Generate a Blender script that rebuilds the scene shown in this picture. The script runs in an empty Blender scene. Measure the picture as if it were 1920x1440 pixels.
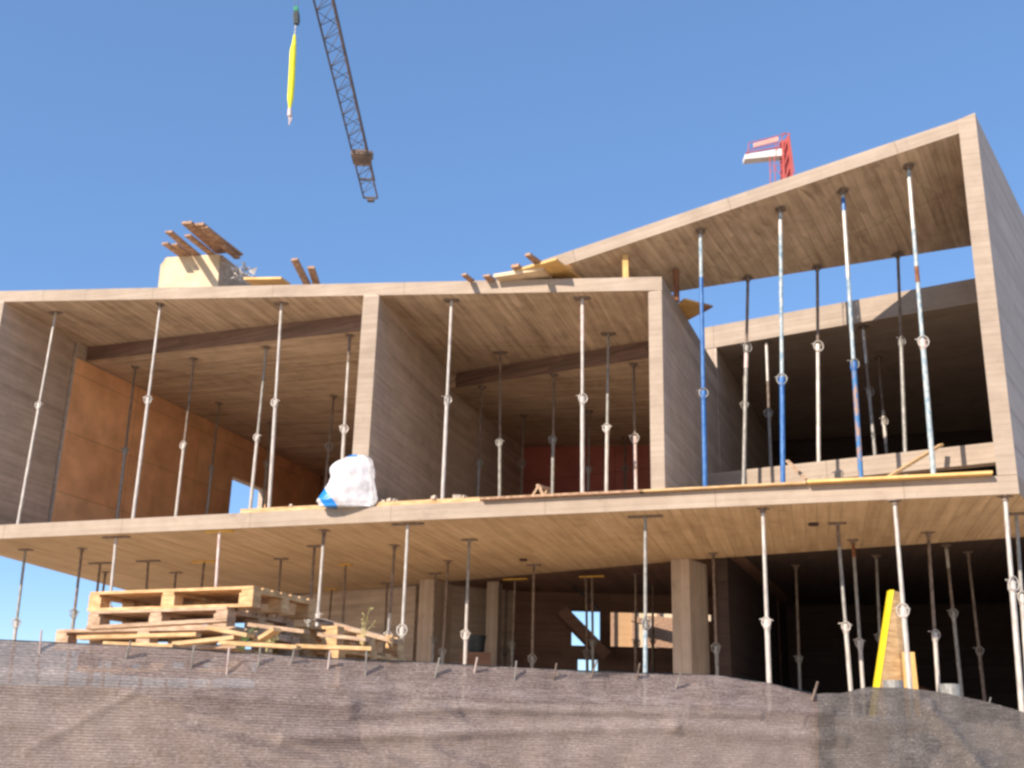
import bpy, math, random
from mathutils import Vector, Matrix, noise
random.seed(7)
V = Vector
scene = bpy.context.scene
COL = scene.collection
rad = math.radians

# ---------------------------------------------------------------- camera model (matches the photograph, 1920 x 1440)
F_PX, CX, CY = 2100.0, 960.0, 720.0
up = V((170, 6485, F_PX)).normalized()
fw = V((0, 0, 1)); yv = (fw - up * fw.dot(up)).normalized()
r0 = V((1, 0, 0)); xv = (r0 - up * r0.dot(up) - yv * r0.dot(yv)).normalized()
CAM = V((0, 0, 1.6))
def ray(x, y):
    c = V((x - CX, CY - y, F_PX)).normalized()
    return V((xv.dot(c), yv.dot(c), up.dot(c)))
def proj(p):
    q = V(p) - CAM
    c = xv * q.x + yv * q.y + up * q.z
    return CX + F_PX * c.x / c.z, CY - F_PX * c.y / c.z
def hz(x, y, z):
    d = ray(x, y); return CAM + d * ((z - CAM.z) / d.z)
def on(pl, x, y):
    p, n = pl; d = ray(x, y); return CAM + d * ((V(p) - CAM).dot(n) / d.dot(n))
def aty(x, y, Y):
    d = ray(x, y); return CAM + d * (Y / d.y)
def vplane(a, b):
    d = V((b[0] - a[0], b[1] - a[1], 0)).normalized()
    return (V((a[0], a[1], 0)), V((-d.y, d.x, 0))), d
def azd(a): return V((math.sin(rad(a)), math.cos(rad(a)), 0))

FRONT, FD = vplane((-8.95, 19.65), (6.45, 14.1))     # main facade plane
FN = FRONT[1]
QPL, QD = vplane((3.225, 19.98), (7.84, 17.0))       # rear bay plane
QN = QPL[1]
def zplane(p, q, d):
    n = (q - p).cross(d).normalized()
    return (p, n if n.z > 0 else -n)
pLa, pLb = on(FRONT, 8, 566), on(FRONT, 1213, 545)
ROOF_L = zplane(pLa, pLb, azd(14))
pRa, pRb = on(FRONT, 1200, 450), on(FRONT, 1797, 250)
ROOF_L2 = (ROOF_L[0] - V((0, 0, .3)), ROOF_L[1])
def zat(pl, x, y):
    p, n = pl; return p.z - (n.x * (x - p.x) + n.y * (y - p.y)) / n.z
ZF, ZS = 5.1, 4.85
SOF = (V((0, 0, ZS)), V((0, 0, 1)))
# right roof: front line to rear line
def scl(p, s): return CAM + (p - CAM) * s
rdir = (pRb - pRa) / (pRb.x - pRa.x)
RFL = pRa + rdir * (-0.15 - pRa.x)
RFR = pRb + rdir * .01
_tmp = zplane(pRa, pRb, azd(20))
RR1 = scl(on(_tmp, 1280, 545), .965); RR2 = scl(on(_tmp, 1815, 462), .945)
rr = (RR2 - RR1) / (RR2.x - RR1.x)
ROOF_R = zplane(pRa, pRb, (RR1 - pRa - rdir * (RR1.x - .75 - pRa.x)))

# ---------------------------------------------------------------- materials
def nt(name):
    m = bpy.data.materials.new(name); m.use_nodes = True
    t = m.node_tree; b = t.nodes['Principled BSDF']
    return m, t, b
class G:
    def __init__(s, t): s.t = t
    def n(s, typ, **k):
        x = s.t.nodes.new(typ)
        for a, b in k.items():
            if a.startswith('i_'):
                key = a[2:]; key = int(key) if key.isdigit() else key.replace('_', ' ')
                if hasattr(b, 'node'): s.t.links.new(b, x.inputs[key])
                else: x.inputs[key].default_value = b
            else: setattr(x, a, b)
        return x
    def math(s, op, a, b=None, c=None):
        x = s.t.nodes.new('ShaderNodeMath'); x.operation = op
        for i, v in enumerate((a, b, c)):
            if v is None: continue
            if hasattr(v, 'node'): s.t.links.new(v, x.inputs[i])
            else: x.inputs[i].default_value = v
        return x.outputs[0]
    def mix(s, f, a, b, mode='MIX'):
        x = s.t.nodes.new('ShaderNodeMix'); x.data_type = 'RGBA'; x.blend_type = mode
        for i, v in ((0, f), (6, a), (7, b)):
            if hasattr(v, 'node'): s.t.links.new(v, x.inputs[i])
            else: x.inputs[i].default_value = v if i == 0 else (*v, 1) if len(v) == 3 else v
        return x.outputs[2]
    def noise(s, vec, scale, detail=4, rough=.55):
        x = s.n('ShaderNodeTexNoise'); x.inputs['Scale'].default_value = scale
        x.inputs['Detail'].default_value = detail; x.inputs['Roughness'].default_value = rough
        if vec is not None: s.t.links.new(vec, x.inputs['Vector'])
        return x.outputs['Fac']
    def rng(s, v, a, b, c=0., d=1.):
        x = s.t.nodes.new('ShaderNodeMapRange'); x.clamp = True
        s.t.links.new(v, x.inputs[0])
        for i, q in enumerate((a, b, c, d)): x.inputs[i + 1].default_value = q
        return x.outputs[0]
    def bump(s, h, st, dist=.01):
        x = s.n('ShaderNodeBump'); x.inputs['Strength'].default_value = st; x.inputs['Distance'].default_value = dist
        s.t.links.new(h, x.inputs['Height']); return x.outputs[0]
    def link(s, a, b): s.t.links.new(a, b)

def board_mat(name, c_lo, c_hi, bw=.13, blen=2.4, streak=.5, tint=.35, joint=.5, rough=.9, stain=.35, panel=0):
    m, t, b = nt(name); g = G(t)
    uv = g.n('ShaderNodeUVMap'); sp = g.n('ShaderNodeSeparateXYZ'); g.link(uv.outputs[0], sp.inputs[0])
    u, v = sp.outputs[0], sp.outputs[1]
    vb = g.math('DIVIDE', v, bw); row = g.math('FLOOR', vb)
    wn = g.n('ShaderNodeTexWhiteNoise', noise_dimensions='1D'); g.link(row, wn.inputs['W'])
    ub = g.math('ADD', g.math('DIVIDE', u, blen), g.math('MULTIPLY', wn.outputs['Value'], 7.3)); col = g.math('FLOOR', ub)
    cb = g.n('ShaderNodeCombineXYZ'); g.link(row, cb.inputs[0]); g.link(col, cb.inputs[1])
    w2 = g.n('ShaderNodeTexWhiteNoise', noise_dimensions='2D'); g.link(cb.outputs[0], w2.inputs['Vector'])
    sv = g.n('ShaderNodeCombineXYZ'); g.link(g.math('MULTIPLY', u, .42), sv.inputs[0]); g.link(g.math('MULTIPLY', v, 6.5), sv.inputs[1])
    g.link(g.math('MULTIPLY', w2.outputs['Value'], 31), sv.inputs[2])
    st = g.noise(sv.outputs[0], 1.3, 5, .6)
    big = g.noise(uv.outputs[0], .55, 5, .6)
    med = g.noise(uv.outputs[0], 3.2, 5, .65)
    fine = g.noise(uv.outputs[0], 34, 3, .6)
    f = g.math('ADD', g.math('MULTIPLY', g.math('SUBTRACT', w2.outputs['Value'], .5), tint),
               g.math('MULTIPLY', g.math('SUBTRACT', st, .5), streak * 2.2))
    f = g.math('ADD', f, g.math('MULTIPLY', g.math('SUBTRACT', big, .5), stain * 2))
    f = g.math('ADD', f, g.math('MULTIPLY', g.math('SUBTRACT', med, .5), stain * 1.3))
    f = g.math('ADD', f, g.math('MULTIPLY', g.math('SUBTRACT', fine, .5), .22))
    f = g.math('ADD', f, .5); f = g.rng(f, 0, 1)
    c = g.mix(f, c_lo, c_hi)
    fr = g.math('FRACT', vb); e = g.math('MINIMUM', fr, g.math('SUBTRACT', 1., fr))
    jl = g.rng(e, .02, .07, 1., 0.)
    jn = g.math('MULTIPLY', jl, g.math('MULTIPLY', g.rng(big, .35, .6), joint))
    c = g.mix(jn, c, tuple(x * .45 for x in c_lo))
    # rusty / damp blotches with their own shape
    bl = g.rng(g.noise(uv.outputs[0], 1.3, 6, .7), .60, .72)
    c = g.mix(g.math('MULTIPLY', bl, stain), c, tuple(x * .6 for x in c_lo))
    if panel:
        pf = g.math('FRACT', g.math('DIVIDE', u, panel)); pe = g.math('MINIMUM', pf, g.math('SUBTRACT', 1., pf))
        c = g.mix(g.rng(pe, .002, .005, .35, 0.), c, tuple(x * .35 for x in c_lo))
    g.link(c, b.inputs['Base Color']); b.inputs['Roughness'].default_value = rough
    b.inputs['Specular IOR Level'].default_value = .25
    h = g.math('ADD', g.math('MULTIPLY', st, .5), g.math('SUBTRACT', g.math('ADD', g.math('MULTIPLY', w2.outputs['Value'], .5), g.math('MULTIPLY', fine, .3)), jl))
    g.link(g.bump(h, .5, .006), b.inputs['Normal'])
    return m

def simple_mat(name, c1, c2, scale=6, rough=.6, metal=0., bump=.15, detail=5, spec=.4, lo=.35, hi=.65, stretch=None, trans=0):
    m, t, b = nt(name); g = G(t)
    tc = g.n('ShaderNodeTexCoord'); vec = tc.outputs['Object']
    if stretch:
        mp = g.n('ShaderNodeMapping'); mp.inputs['Scale'].default_value = stretch; g.link(vec, mp.inputs['Vector']); vec = mp.outputs[0]
    n = g.noise(vec, scale, detail, .62)
    c = g.mix(g.rng(n, lo, hi), c1, c2)
    g.link(c, b.inputs['Base Color']); b.inputs['Roughness'].default_value = rough; b.inputs['Metallic'].default_value = metal
    b.inputs['Specular IOR Level'].default_value = spec
    if bump: g.link(g.bump(n, bump, .01), b.inputs['Normal'])
    return m

M = {}
M['fascia'] = board_mat('fascia_concrete', (.27, .205, .155), (.50, .405, .32), bw=.085, blen=6, streak=.32, tint=.1, joint=.14, stain=.5, panel=2.5)
M['wall'] = board_mat('wall_concrete', (.34, .265, .205), (.68, .555, .45), bw=.12, blen=6, streak=.6, tint=.2, joint=.2, stain=.5)
M['soffit'] = board_mat('soffit_concrete', (.33, .22, .125), (.67, .495, .315), bw=.17, blen=14.0, streak=.6, tint=.16, joint=.35, stain=.38)
M['soffit_roof'] = board_mat('roof_soffit_concrete', (.30, .21, .14), (.74, .575, .41), bw=.16, blen=14.0, streak=.75, tint=.12, joint=.4, stain=.6, panel=2.6)
M['grey_wall'] = board_mat('outer_wall_concrete', (.34, .29, .255), (.58, .51, .455), bw=.5, blen=2.4, streak=.35, tint=.2, joint=.35, stain=.35)
M['dark_concrete'] = board_mat('dim_concrete', (.045, .03, .026), (.10, .07, .06), bw=.3, blen=2.5, streak=.4, tint=.2, joint=.3, stain=.3)  # darkened concrete copy: shade of the deep rooms is put into its colour
M['beam_dark'] = board_mat('stained_beam', (.13, .08, .06), (.30, .19, .14), bw=.1, blen=2., streak=.7, tint=.25, joint=.6, stain=.3)
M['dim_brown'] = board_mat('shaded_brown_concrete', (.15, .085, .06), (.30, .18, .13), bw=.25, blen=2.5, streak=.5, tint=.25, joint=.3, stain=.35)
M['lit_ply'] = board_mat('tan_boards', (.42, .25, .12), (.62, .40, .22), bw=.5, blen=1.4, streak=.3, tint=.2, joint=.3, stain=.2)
def ply_mat(name, lo, hi):
    m, t, b = nt(name); g = G(t)
    uv = g.n('ShaderNodeUVMap').outputs[0]
    br = g.n('ShaderNodeTexBrick'); g.link(uv, br.inputs['Vector'])
    br.offset = 0; br.inputs['Scale'].default_value = 1; br.inputs['Brick Width'].default_value = 2.5; br.inputs['Row Height'].default_value = 1.25
    br.inputs['Mortar Size'].default_value = .006; br.inputs['Mortar Smooth'].default_value = .2
    br.inputs['Color1'].default_value = (*lo, 1); br.inputs['Color2'].default_value = (*hi, 1); br.inputs['Mortar'].default_value = (*[x * .45 for x in lo], 1)
    n = g.noise(uv, 1.4, 6, .6); n2 = g.noise(uv, 14, 4, .6)
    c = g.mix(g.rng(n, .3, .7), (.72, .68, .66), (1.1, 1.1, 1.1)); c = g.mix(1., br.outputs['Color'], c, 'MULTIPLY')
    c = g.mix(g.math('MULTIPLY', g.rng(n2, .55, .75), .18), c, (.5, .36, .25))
    g.link(c, b.inputs['Base Color']); b.inputs['Roughness'].default_value = .5; b.inputs['Specular IOR Level'].default_value = .3
    return m
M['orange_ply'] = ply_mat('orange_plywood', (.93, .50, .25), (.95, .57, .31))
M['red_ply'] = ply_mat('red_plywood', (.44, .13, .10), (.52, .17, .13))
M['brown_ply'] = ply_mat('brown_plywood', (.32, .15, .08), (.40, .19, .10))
M['wood'] = simple_mat('pale_timber', (.42, .25, .11), (.68, .46, .24), 5, .75, bump=.3, stretch=(1, 1, 6))
M['wood_pallet'] = simple_mat('pallet_timber', (.46, .255, .11), (.74, .49, .25), 4, .8, bump=.3, stretch=(2, 2, 9))
M['wood_old'] = simple_mat('weathered_timber', (.32, .20, .12), (.62, .44, .30), 4, .85, bump=.3, stretch=(2, 2, 9))
M['wood_dark'] = simple_mat('brown_timber', (.24, .13, .08), (.52, .33, .21), 5, .8, bump=.3, stretch=(3, 3, 6))
M['ply_yellow'] = simple_mat('yellow_plywood', (.60, .35, .11), (.78, .50, .19), 3, .6, bump=.1)
M['ply_box'] = simple_mat('pale_plywood', (.56, .42, .26), (.74, .58, .39), 2.2, .7, bump=.1)
M['yellow_paint'] = simple_mat('yellow_paint', (.80, .58, .01), (.85, .66, .03), 5, .5, bump=.05)
TUBE = {
 'white': simple_mat('galvanised_tube', (.30, .26, .225), (.62, .565, .51), 7, .42, .15, lo=.3, hi=.62, stretch=(5, 5, .7)),
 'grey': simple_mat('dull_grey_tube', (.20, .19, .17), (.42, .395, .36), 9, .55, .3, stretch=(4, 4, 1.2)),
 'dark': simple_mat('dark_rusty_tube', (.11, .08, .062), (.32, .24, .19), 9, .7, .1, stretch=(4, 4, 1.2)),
 'rust': simple_mat('rust_tube', (.13, .05, .025), (.30, .13, .06), 10, .85, 0., stretch=(4, 4, 1.5)),
 'blue': simple_mat('blue_painted_tube', (.015, .10, .33), (.10, .24, .48), 7, .45, lo=.4, hi=.75, stretch=(4, 4, 1.2)),
 'pale': simple_mat('faded_blue_tube', (.15, .26, .34), (.50, .52, .50), 7, .55, lo=.35, hi=.6, stretch=(4, 4, 1.6)),
 'mixed': simple_mat('patchy_blue_rust_tube', (.05, .17, .38), (.34, .22, .17), 4.2, .6, lo=.48, hi=.56, stretch=(3, 3, 1.)),
 'pink': simple_mat('pinkish_tube', (.46, .33, .29), (.74, .62, .58), 7, .5, stretch=(4, 4, 1.2)),
 'yellow': simple_mat('yellow_head_timber', (.60, .33, .04), (.72, .45, .08), 8, .6),
}
M['green'] = simple_mat('leaf_green', (.05, .09, .015), (.16, .2, .05), 8, .7)
M['straw'] = simple_mat('dry_grass', (.40, .33, .12), (.55, .48, .22), 8, .8)
M['red_paint'] = simple_mat('red_crane_paint', (.40, .06, .05), (.52, .12, .10), 2, .5)
M['pink_panel'] = simple_mat('faded_red_panel', (.66, .28, .22), (.75, .38, .31), 2, .5)
M['white_paint'] = simple_mat('white_crane_paint', (.72, .66, .60), (.82, .78, .74), 2, .5)
M['crane_steel'] = simple_mat('crane_steel', (.05, .05, .06), (.14, .11, .10), 1.5, .6, .2)
M['crane_brown'] = simple_mat('crane_rusty_steel', (.10, .07, .06), (.24, .17, .14), .9, .7)
M['sling'] = simple_mat('yellow_sling', (.72, .66, .01), (.85, .78, .04), 5, .6)
M['black'] = simple_mat('black_steel', (.008, .015, .02), (.03, .04, .045), 6, .5)
M['greenp'] = simple_mat('green_paint', (.01, .16, .08), (.02, .25, .13), 6, .5)
M['soil'] = simple_mat('dry_soil', (.46, .36, .255), (.66, .53, .39), 1.3, .95, bump=.6, detail=8)
M['rubble'] = simple_mat('rubble', (.35, .29, .23), (.6, .5, .4), 9, .95, bump=.5)

def net_mat(name, lo, hi, alpha, tint):
    m, t, b = nt(name); g = G(t)
    uv = g.n('ShaderNodeUVMap').outputs[0]
    def mp(sx, sy, sc, d=3, r=.6, z=0):
        x = g.n('ShaderNodeMapping'); x.inputs['Scale'].default_value = (sx, sy, 1); x.inputs['Location'].default_value = (z, z, z); g.link(uv, x.inputs['Vector'])
        return g.noise(x.outputs[0], sc, d, r)
    big = mp(1, 1.6, 1.5, 5); weave = mp(5, 150, 1, 3, .7); weave2 = mp(38, 120, 1, 3, .75, 5); blot = mp(4, 9, 1, 5, .65, 2)
    fl = mp(42, 95, 1, 2, .6, 9)
    f = g.math('ADD', g.math('MULTIPLY', big, .35), g.math('ADD', g.math('MULTIPLY', weave, .9), g.math('MULTIPLY', blot, .35)))
    f = g.math('ADD', f, g.math('MULTIPLY', weave2, 1.1))
    c = g.mix(g.rng(f, 1.15, 1.55), lo, hi)
    glint = g.math('MULTIPLY', g.rng(fl, .60, .66), g.rng(blot, .40, .56))  # glints of the shiny strands, put into the base colour
    c = g.mix(g.math('MULTIPLY', glint, .55), c, (.85, .78, .74))
    sp = g.n('ShaderNodeSeparateXYZ'); g.link(uv, sp.inputs[0])
    th = g.math('SINE', g.math('ADD', g.math('MULTIPLY', sp.outputs[1], 380.), g.math('MULTIPLY', blot, 7.)))
    th = g.math('MULTIPLY', g.rng(th, -.2, .9), g.rng(big, .35, .6, .25, 1.))
    c = g.mix(g.math('MULTIPLY', th, .34), c, tuple(x * .45 for x in lo))
    g.link(c, b.inputs['Base Color']); b.inputs['Roughness'].default_value = .55; b.inputs['Specular IOR Level'].default_value = .35
    h = g.math('ADD', g.math('MULTIPLY', weave, 1.), g.math('ADD', g.math('MULTIPLY', weave2, .7), g.math('MULTIPLY', th, -.6)))
    nb = g.bump(h, .8, .008); g.link(nb, b.inputs['Normal'])
    tr = g.n('ShaderNodeBsdfTransparent'); tr.inputs[0].default_value = (1, 1, 1, 1)
    tl = g.n('ShaderNodeBsdfTranslucent'); tl.inputs[0].default_value = (*tint, 1)
    a = g.n('ShaderNodeMixShader'); a.inputs[0].default_value = .25; g.link(b.outputs[0], a.inputs[1]); g.link(tl.outputs[0], a.inputs[2])
    mx = g.n('ShaderNodeMixShader'); g.link(g.rng(g.math('ADD', weave, g.math('MULTIPLY', blot, .3)), .45, .9, alpha * 1.5, alpha * .4), mx.inputs[0])
    g.link(a.outputs[0], mx.inputs[1]); g.link(tr.outputs[0], mx.inputs[2])
    g.link(mx.outputs[0], t.nodes['Material Output'].inputs['Surface'])
    return m
M['net'] = net_mat('brown_shade_net', (.19, .135, .118), (.56, .45, .41), .085, (.2, .15, .13))
M['net2'] = net_mat('grey_shade_net', (.10, .083, .073), (.36, .31, .28), .06, (.14, .12, .1))

def bag_mat():
    m, t, b = nt('bag_plastic'); g = G(t)
    tc = g.n('ShaderNodeTexCoord').outputs['Object']; sp = g.n('ShaderNodeSeparateXYZ'); g.link(tc, sp.inputs[0])
    n = g.noise(tc, 5, 5, .6)
    c = g.mix(g.rng(n, .35, .7), (.42, .39, .40), (.72, .71, .73))
    # printed blue band crossing the lower left of the sack
    k = g.math('ADD', sp.outputs[0], g.math('MULTIPLY', sp.outputs[2], .75))
    k = g.math('ADD', k, g.math('MULTIPLY', g.math('SUBTRACT', n, .5), .10))
    band = g.math('MULTIPLY', g.math('GREATER_THAN', k, -.43), g.math('LESS_THAN', k, -.24))
    low = g.math('LESS_THAN', sp.outputs[2], .46)
    band = g.math('MULTIPLY', band, low)
    k2 = g.math('ABSOLUTE', g.math('ADD', sp.outputs[0], .06)); top = g.math('MULTIPLY', g.math('LESS_THAN', k2, .08), g.math('GREATER_THAN', sp.outputs[2], .80))
    c = g.mix(g.math('MAXIMUM', band, top), c, (.01, .22, .66))
    g.link(c, b.inputs['Base Color']); b.inputs['Roughness'].default_value = .4
    b.inputs['Subsurface Weight'].default_value = .1
    g.link(g.bump(g.noise(tc, 5, 3, .5), .4, .03), b.inputs['Normal'])
    return m
M['bag'] = bag_mat()

# ---------------------------------------------------------------- mesh builder
class MB:
    def __init__(s): s.v = []; s.f = []; s.g = []
    def poly(s, pts, g=None):
        i = len(s.v); s.v += [V(p) for p in pts]; s.f.append(list(range(i, i + len(pts)))); s.g.append(g)
    def prism(s, bot, top, g=None, gs=None, cap=True):
        bot = [V(p) for p in bot]; top = [V(p) for p in top]; n = len(bot)
        if cap: s.poly(list(reversed(bot)), g); s.poly(top, g)
        for k in range(n):
            j = (k + 1) % n; s.poly([bot[k], bot[j], top[j], top[k]], gs)
    def bar(s, a, b, w, h, side=None, g=None):
        a = V(a); b = V(b); d = (b - a).normalized()
        u = V(side) if side is not None else (d.cross(V((0, 0, 1))) if abs(d.z) < .9 else V((1, 0, 0)))
        u = (u - d * u.dot(d)).normalized(); w2 = d.cross(u).normalized()
        def q(p): return [p - u * w / 2 - w2 * h / 2, p + u * w / 2 - w2 * h / 2, p + u * w / 2 + w2 * h / 2, p - u * w / 2 + w2 * h / 2]
        s.prism(q(a), q(b), g or d, g or d)
    def tube(s, a, b, r, n=10, r2=None):
        a = V(a); b = V(b); d = (b - a).normalized(); u = d.orthogonal().normalized(); w = d.cross(u)
        r2 = r if r2 is None else r2
        A = [a + (u * math.cos(t) + w * math.sin(t)) * r for t in [2 * math.pi * k / n for k in range(n)]]
        B = [b + (u * math.cos(t) + w * math.sin(t)) * r2 for t in [2 * math.pi * k / n for k in range(n)]]
        s.prism(A, B, d, d)
    def path(s, pts, r, n=6, closed=False):
        m = len(pts)
        for k in range(m if closed else m - 1): s.tube(pts[k], pts[(k + 1) % m], r, n)
    def build(s, name, mat, parent=None, origin=None, smooth=False, bevel=0):
        o0 = V(parent['_o']) if parent is not None and '_o' in parent else (V(origin) if origin is not None else V((0, 0, 0)))
        me = bpy.data.meshes.new(name)
        me.from_pydata([v - o0 for v in s.v], [], s.f)
        uv = me.uv_layers.new(name='UVMap')
        for p, g in zip(me.polygons, s.g):
            nrm = p.normal.copy()
            gd = V(g) if g is not None else V((1, 0, 0)); gd = gd - nrm * gd.dot(nrm)
            if gd.length < .3: gd = nrm.cross(V((0, 0, 1)));
            if gd.length < .05: gd = nrm.orthogonal()
            gd.normalize(); h = nrm.cross(gd)
            for li in p.loop_indices:
                q = s.v[me.loops[li].vertex_index]; uv.data[li].uv = (q.dot(gd), q.dot(h))
        me.validate()
        me.materials.append(mat); ob = bpy.data.objects.new(name, me); COL.objects.link(ob)
        if smooth:
            for p in me.polygons: p.use_smooth = True
        if parent is not None: ob.parent = parent
        else: ob.location = o0
        ob['_o'] = tuple(o0)
        if bevel:
            b = ob.modifiers.new('Bevel', 'BEVEL'); b.width = bevel; b.segments = 2; b.limit_method = 'ANGLE'; b.angle_limit = rad(40)
            w = ob.modifiers.new('Weld', 'WELD'); w.merge_threshold = .0002
            ob.modifiers.move(1, 0)
        return ob
def tag(o, label, cat, group=None):
    o['label'] = label; o['category'] = cat
    if group: o['group'] = group
    return o
def thing(name, loc, label, cat, group=None):
    o = bpy.data.objects.new(name, None); COL.objects.link(o); o.location = loc; o.empty_display_size = .2
    o['_o'] = tuple(loc); return tag(o, label, cat, group)

# ---------------------------------------------------------------- ground and street
ZG = 1.95
mb = MB()
def gz(y): return 0 if y < 6.0 else 0 + (ZG) * min(1, (y - 6.0) / 3.2)
ys = [-400, -30, -5, 0, 3, 5] + [5 + .5 * k for k in range(1, 14)] + [13, 15, 18, 22, 28, 40, 80, 200, 900]
xs = [-900, -200, -60, -25] + [-15 + 1.0 * k for k in range(34)] + [25, 60, 200, 900]
def fence_y(x): return 6.4 + (x + 3.4) * .381
def gp(x, y):
    yy = y - (fence_y(max(-6, min(8, x))) - 6.4) if 3 < y < 14 else y
    z = 0 if y <= 3 else ZG if y >= 14 else ZG * max(0, min(1, (yy - 6.7) / 1.4))
    if 3 < y < 60: z += .06 * noise.noise(V((x * .7, y * .7, 0))) * (1 if z > .5 else .3)
    return V((x, y, z))
for i in range(len(xs) - 1):
    for j in range(len(ys) - 1):
        mb.poly([gp(xs[i], ys[j]), gp(xs[i + 1], ys[j]), gp(xs[i + 1], ys[j + 1]), gp(xs[i], ys[j + 1])])
o = mb.build('ground', M['soil']); o['kind'] = 'structure'

# ---------------------------------------------------------------- the unfinished house
house = thing('unfinished_house', (0, 0, 0), 'unfinished board-marked concrete house with open bays and a steeply rising right roof', 'building')
def hp(name, mb, mat, bevel=.012): return mb.build(name, M[mat], house, bevel=bevel)
LC = V((-10.05, 0, 0)); LC = V((-10.05, 19.65 - (-10.05 + 8.95) * .36039, 0))   # left front corner on the facade
fa = FRONT[0]
def fx(x): return V((x, fa.y + (x - fa.x) * FD.y / FD.x, 0))
AR = azd(33.7)                        # right wall direction
RF = fx(6.55); RB = RF + AR * 12
E = [(-8.75, 27.2), (-4.3, 26.05), (-1.8, 24.05), (3.22, 19.98), (7.84, 17.0)]
eR = RF + AR * ((17.0 - RF.y) / AR.y * .93)
plan = [fx(-10.05), RF, V((eR.x, eR.y, 0))] + [V((x, y, 0)) for x, y in reversed(E)]
gdep = azd(15)
mb = MB(); mb.poly([V((p.x, p.y, ZS)) for p in reversed(plan)], gdep)
hp('soffit', mb, 'soffit', 0)
mb = MB()
# front fascia band and slab body (sits 3 mm above the soffit sheet)
p2 = [V((p.x, p.y, 0)) for p in plan]
mb.prism([p + V((0, 0, ZS + .003)) for p in p2], [p + V((0, 0, ZF)) for p in p2], gdep, FD)
hp('floor_slab', mb, 'fascia', 0)
# rear part of the floor, its underside a little higher
def rslab(pts, mat):
    mb = MB(); q = [V((p[0], p[1], 0)) for p in pts]
    mb.prism([p + V((0, 0, 4.97)) for p in q], [p + V((0, 0, ZF - .004)) for p in q], gdep, FD); hp('rear_floor_slab', mb, mat, 0)
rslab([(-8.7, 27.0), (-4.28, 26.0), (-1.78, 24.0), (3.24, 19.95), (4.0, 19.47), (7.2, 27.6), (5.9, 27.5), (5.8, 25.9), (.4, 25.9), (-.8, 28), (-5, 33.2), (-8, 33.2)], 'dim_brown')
rslab([(4.001, 19.468), (7.84, 16.97), (eR.x + .02, eR.y), (RB.x, RB.y), (13.6, 25.6), (7.203, 27.6)], 'dark_concrete')  # unlit right half of the slab, its shade given by the darker material
# small openings in the soffit (drain sleeves)
for px, py in ((1525, 981), (981, 1048)):
    c = hz(px, py, ZS); mb = MB(); mb.tube(c + V((0, 0, .02)), c - V((0, 0, .035)), .075, 12); hp('drain_sleeve', mb, 'dark_concrete', 0)

def wall(name, pts, thick, z0, ztop, mat, left=True, g=None, bevel=.012, cap_front=False):
    """pts: plan polyline of the visible face; thickness to the left of travel; ztop float or plane"""
    mb = MB(); pts = [V((p[0], p[1], 0)) for p in pts]; off = []
    for i, p in enumerate(pts):
        if i == 0: d = pts[1] - p
        elif i == len(pts) - 1: d = p - pts[i - 1]
        else: d = (pts[i + 1] - p).normalized() + (p - pts[i - 1]).normalized()
        d.normalize(); n = V((-d.y, d.x, 0)) * (1 if left else -1); off.append(p + n * thick)
    zt = (lambda p: ztop) if isinstance(ztop, (int, float)) else (lambda p: zat(ztop, p.x, p.y) + .02)
    for i in range(len(pts) - 1):
        q = [pts[i], pts[i + 1], off[i + 1], off[i]]
        if not left: q.reverse()
        d = (pts[i + 1] - pts[i]).normalized()
        mb.prism([p + V((0, 0, z0)) for p in q], [p + V((0, 0, zt(p))) for p in q], d, d)
    if cap_front:
        d = (pts[1] - pts[0]).normalized(); m2 = MB(); q = [pts[0] - FN * .006, off[0] - FN * .006, off[0], pts[0]]
        if left: q = [q[1], q[0], q[3], q[2]]
        else: pass
        zz = zt(pts[0]) - .03
        m2.prism([p + V((0, 0, z0 + .003)) for p in q], [p + V((0, 0, zz)) for p in q], FD, FD); hp('wall_end', m2, 'fascia', 0)
    return hp(name, mb, mat, bevel)

# left box
wl0 = V((-9.727, 19.93, 0)); wl1 = V((-9.14, 22.05, 0))
wall('side_wall', [wl0 + (wl1 - wl0).normalized() * -.0 , wl1], .25, ZF, ROOF_L, 'wall', cap_front=True)
# orange formwork face continues the wall deeper into the bay, with an opening near its far end
ow0 = V((-9.10, 22.09, 0)); ow1 = V((-5.55, 32.33, 0)); owd = (ow1 - ow0).normalized(); OWP, _ = vplane(ow0, ow1)
opa = on(OWP, 435, 893); opb = on(OWP, 500, 905); zhead = opa.z
ta = (V((opa.x, opa.y, 0)) - ow0).dot(owd); tb = (V((opb.x, opb.y, 0)) - ow0).dot(owd); tl = (ow1 - ow0).length
mb = MB(); nl = V((-owd.y, owd.x, 0)) * .22
def seg(mb, t0, t1, z0, z1, dn=None, off=V((0, 0, 0))):
    a = ow0 + owd * t0 + off; b = ow0 + owd * t1 + off; dn = dn or nl; q = [a, b, b + dn, a + dn]
    f1 = z1 if callable(z1) else (lambda p: z1)
    mb.prism([p + V((0, 0, z0)) for p in q], [p + V((0, 0, f1(p))) for p in q], owd, owd)
ztp = lambda p: zat(ROOF_L, p.x, p.y) - .01
ztq = lambda p: zat(ROOF_L2, p.x, p.y) - (.04 if p.y < 22.8 else -.015)
seg(mb, 0, ta, ZF, ztp); seg(mb, ta, tb, zhead, ztp); seg(mb, tb, tl, ZF, ztp)
hp('core_wall', mb, 'wall', 0)
mb = MB(); nf = V((owd.y, -owd.x, 0)) * .021; of = nf * .15
seg(mb, .03, ta - .0, ZF, ztq, -nf, nf); seg(mb, ta, tb, zhead + .01, ztq, -nf, nf); seg(mb, tb, tl, ZF, ztq, -nf, nf)
hp('plywood_face', mb, 'orange_ply', 0)
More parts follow.
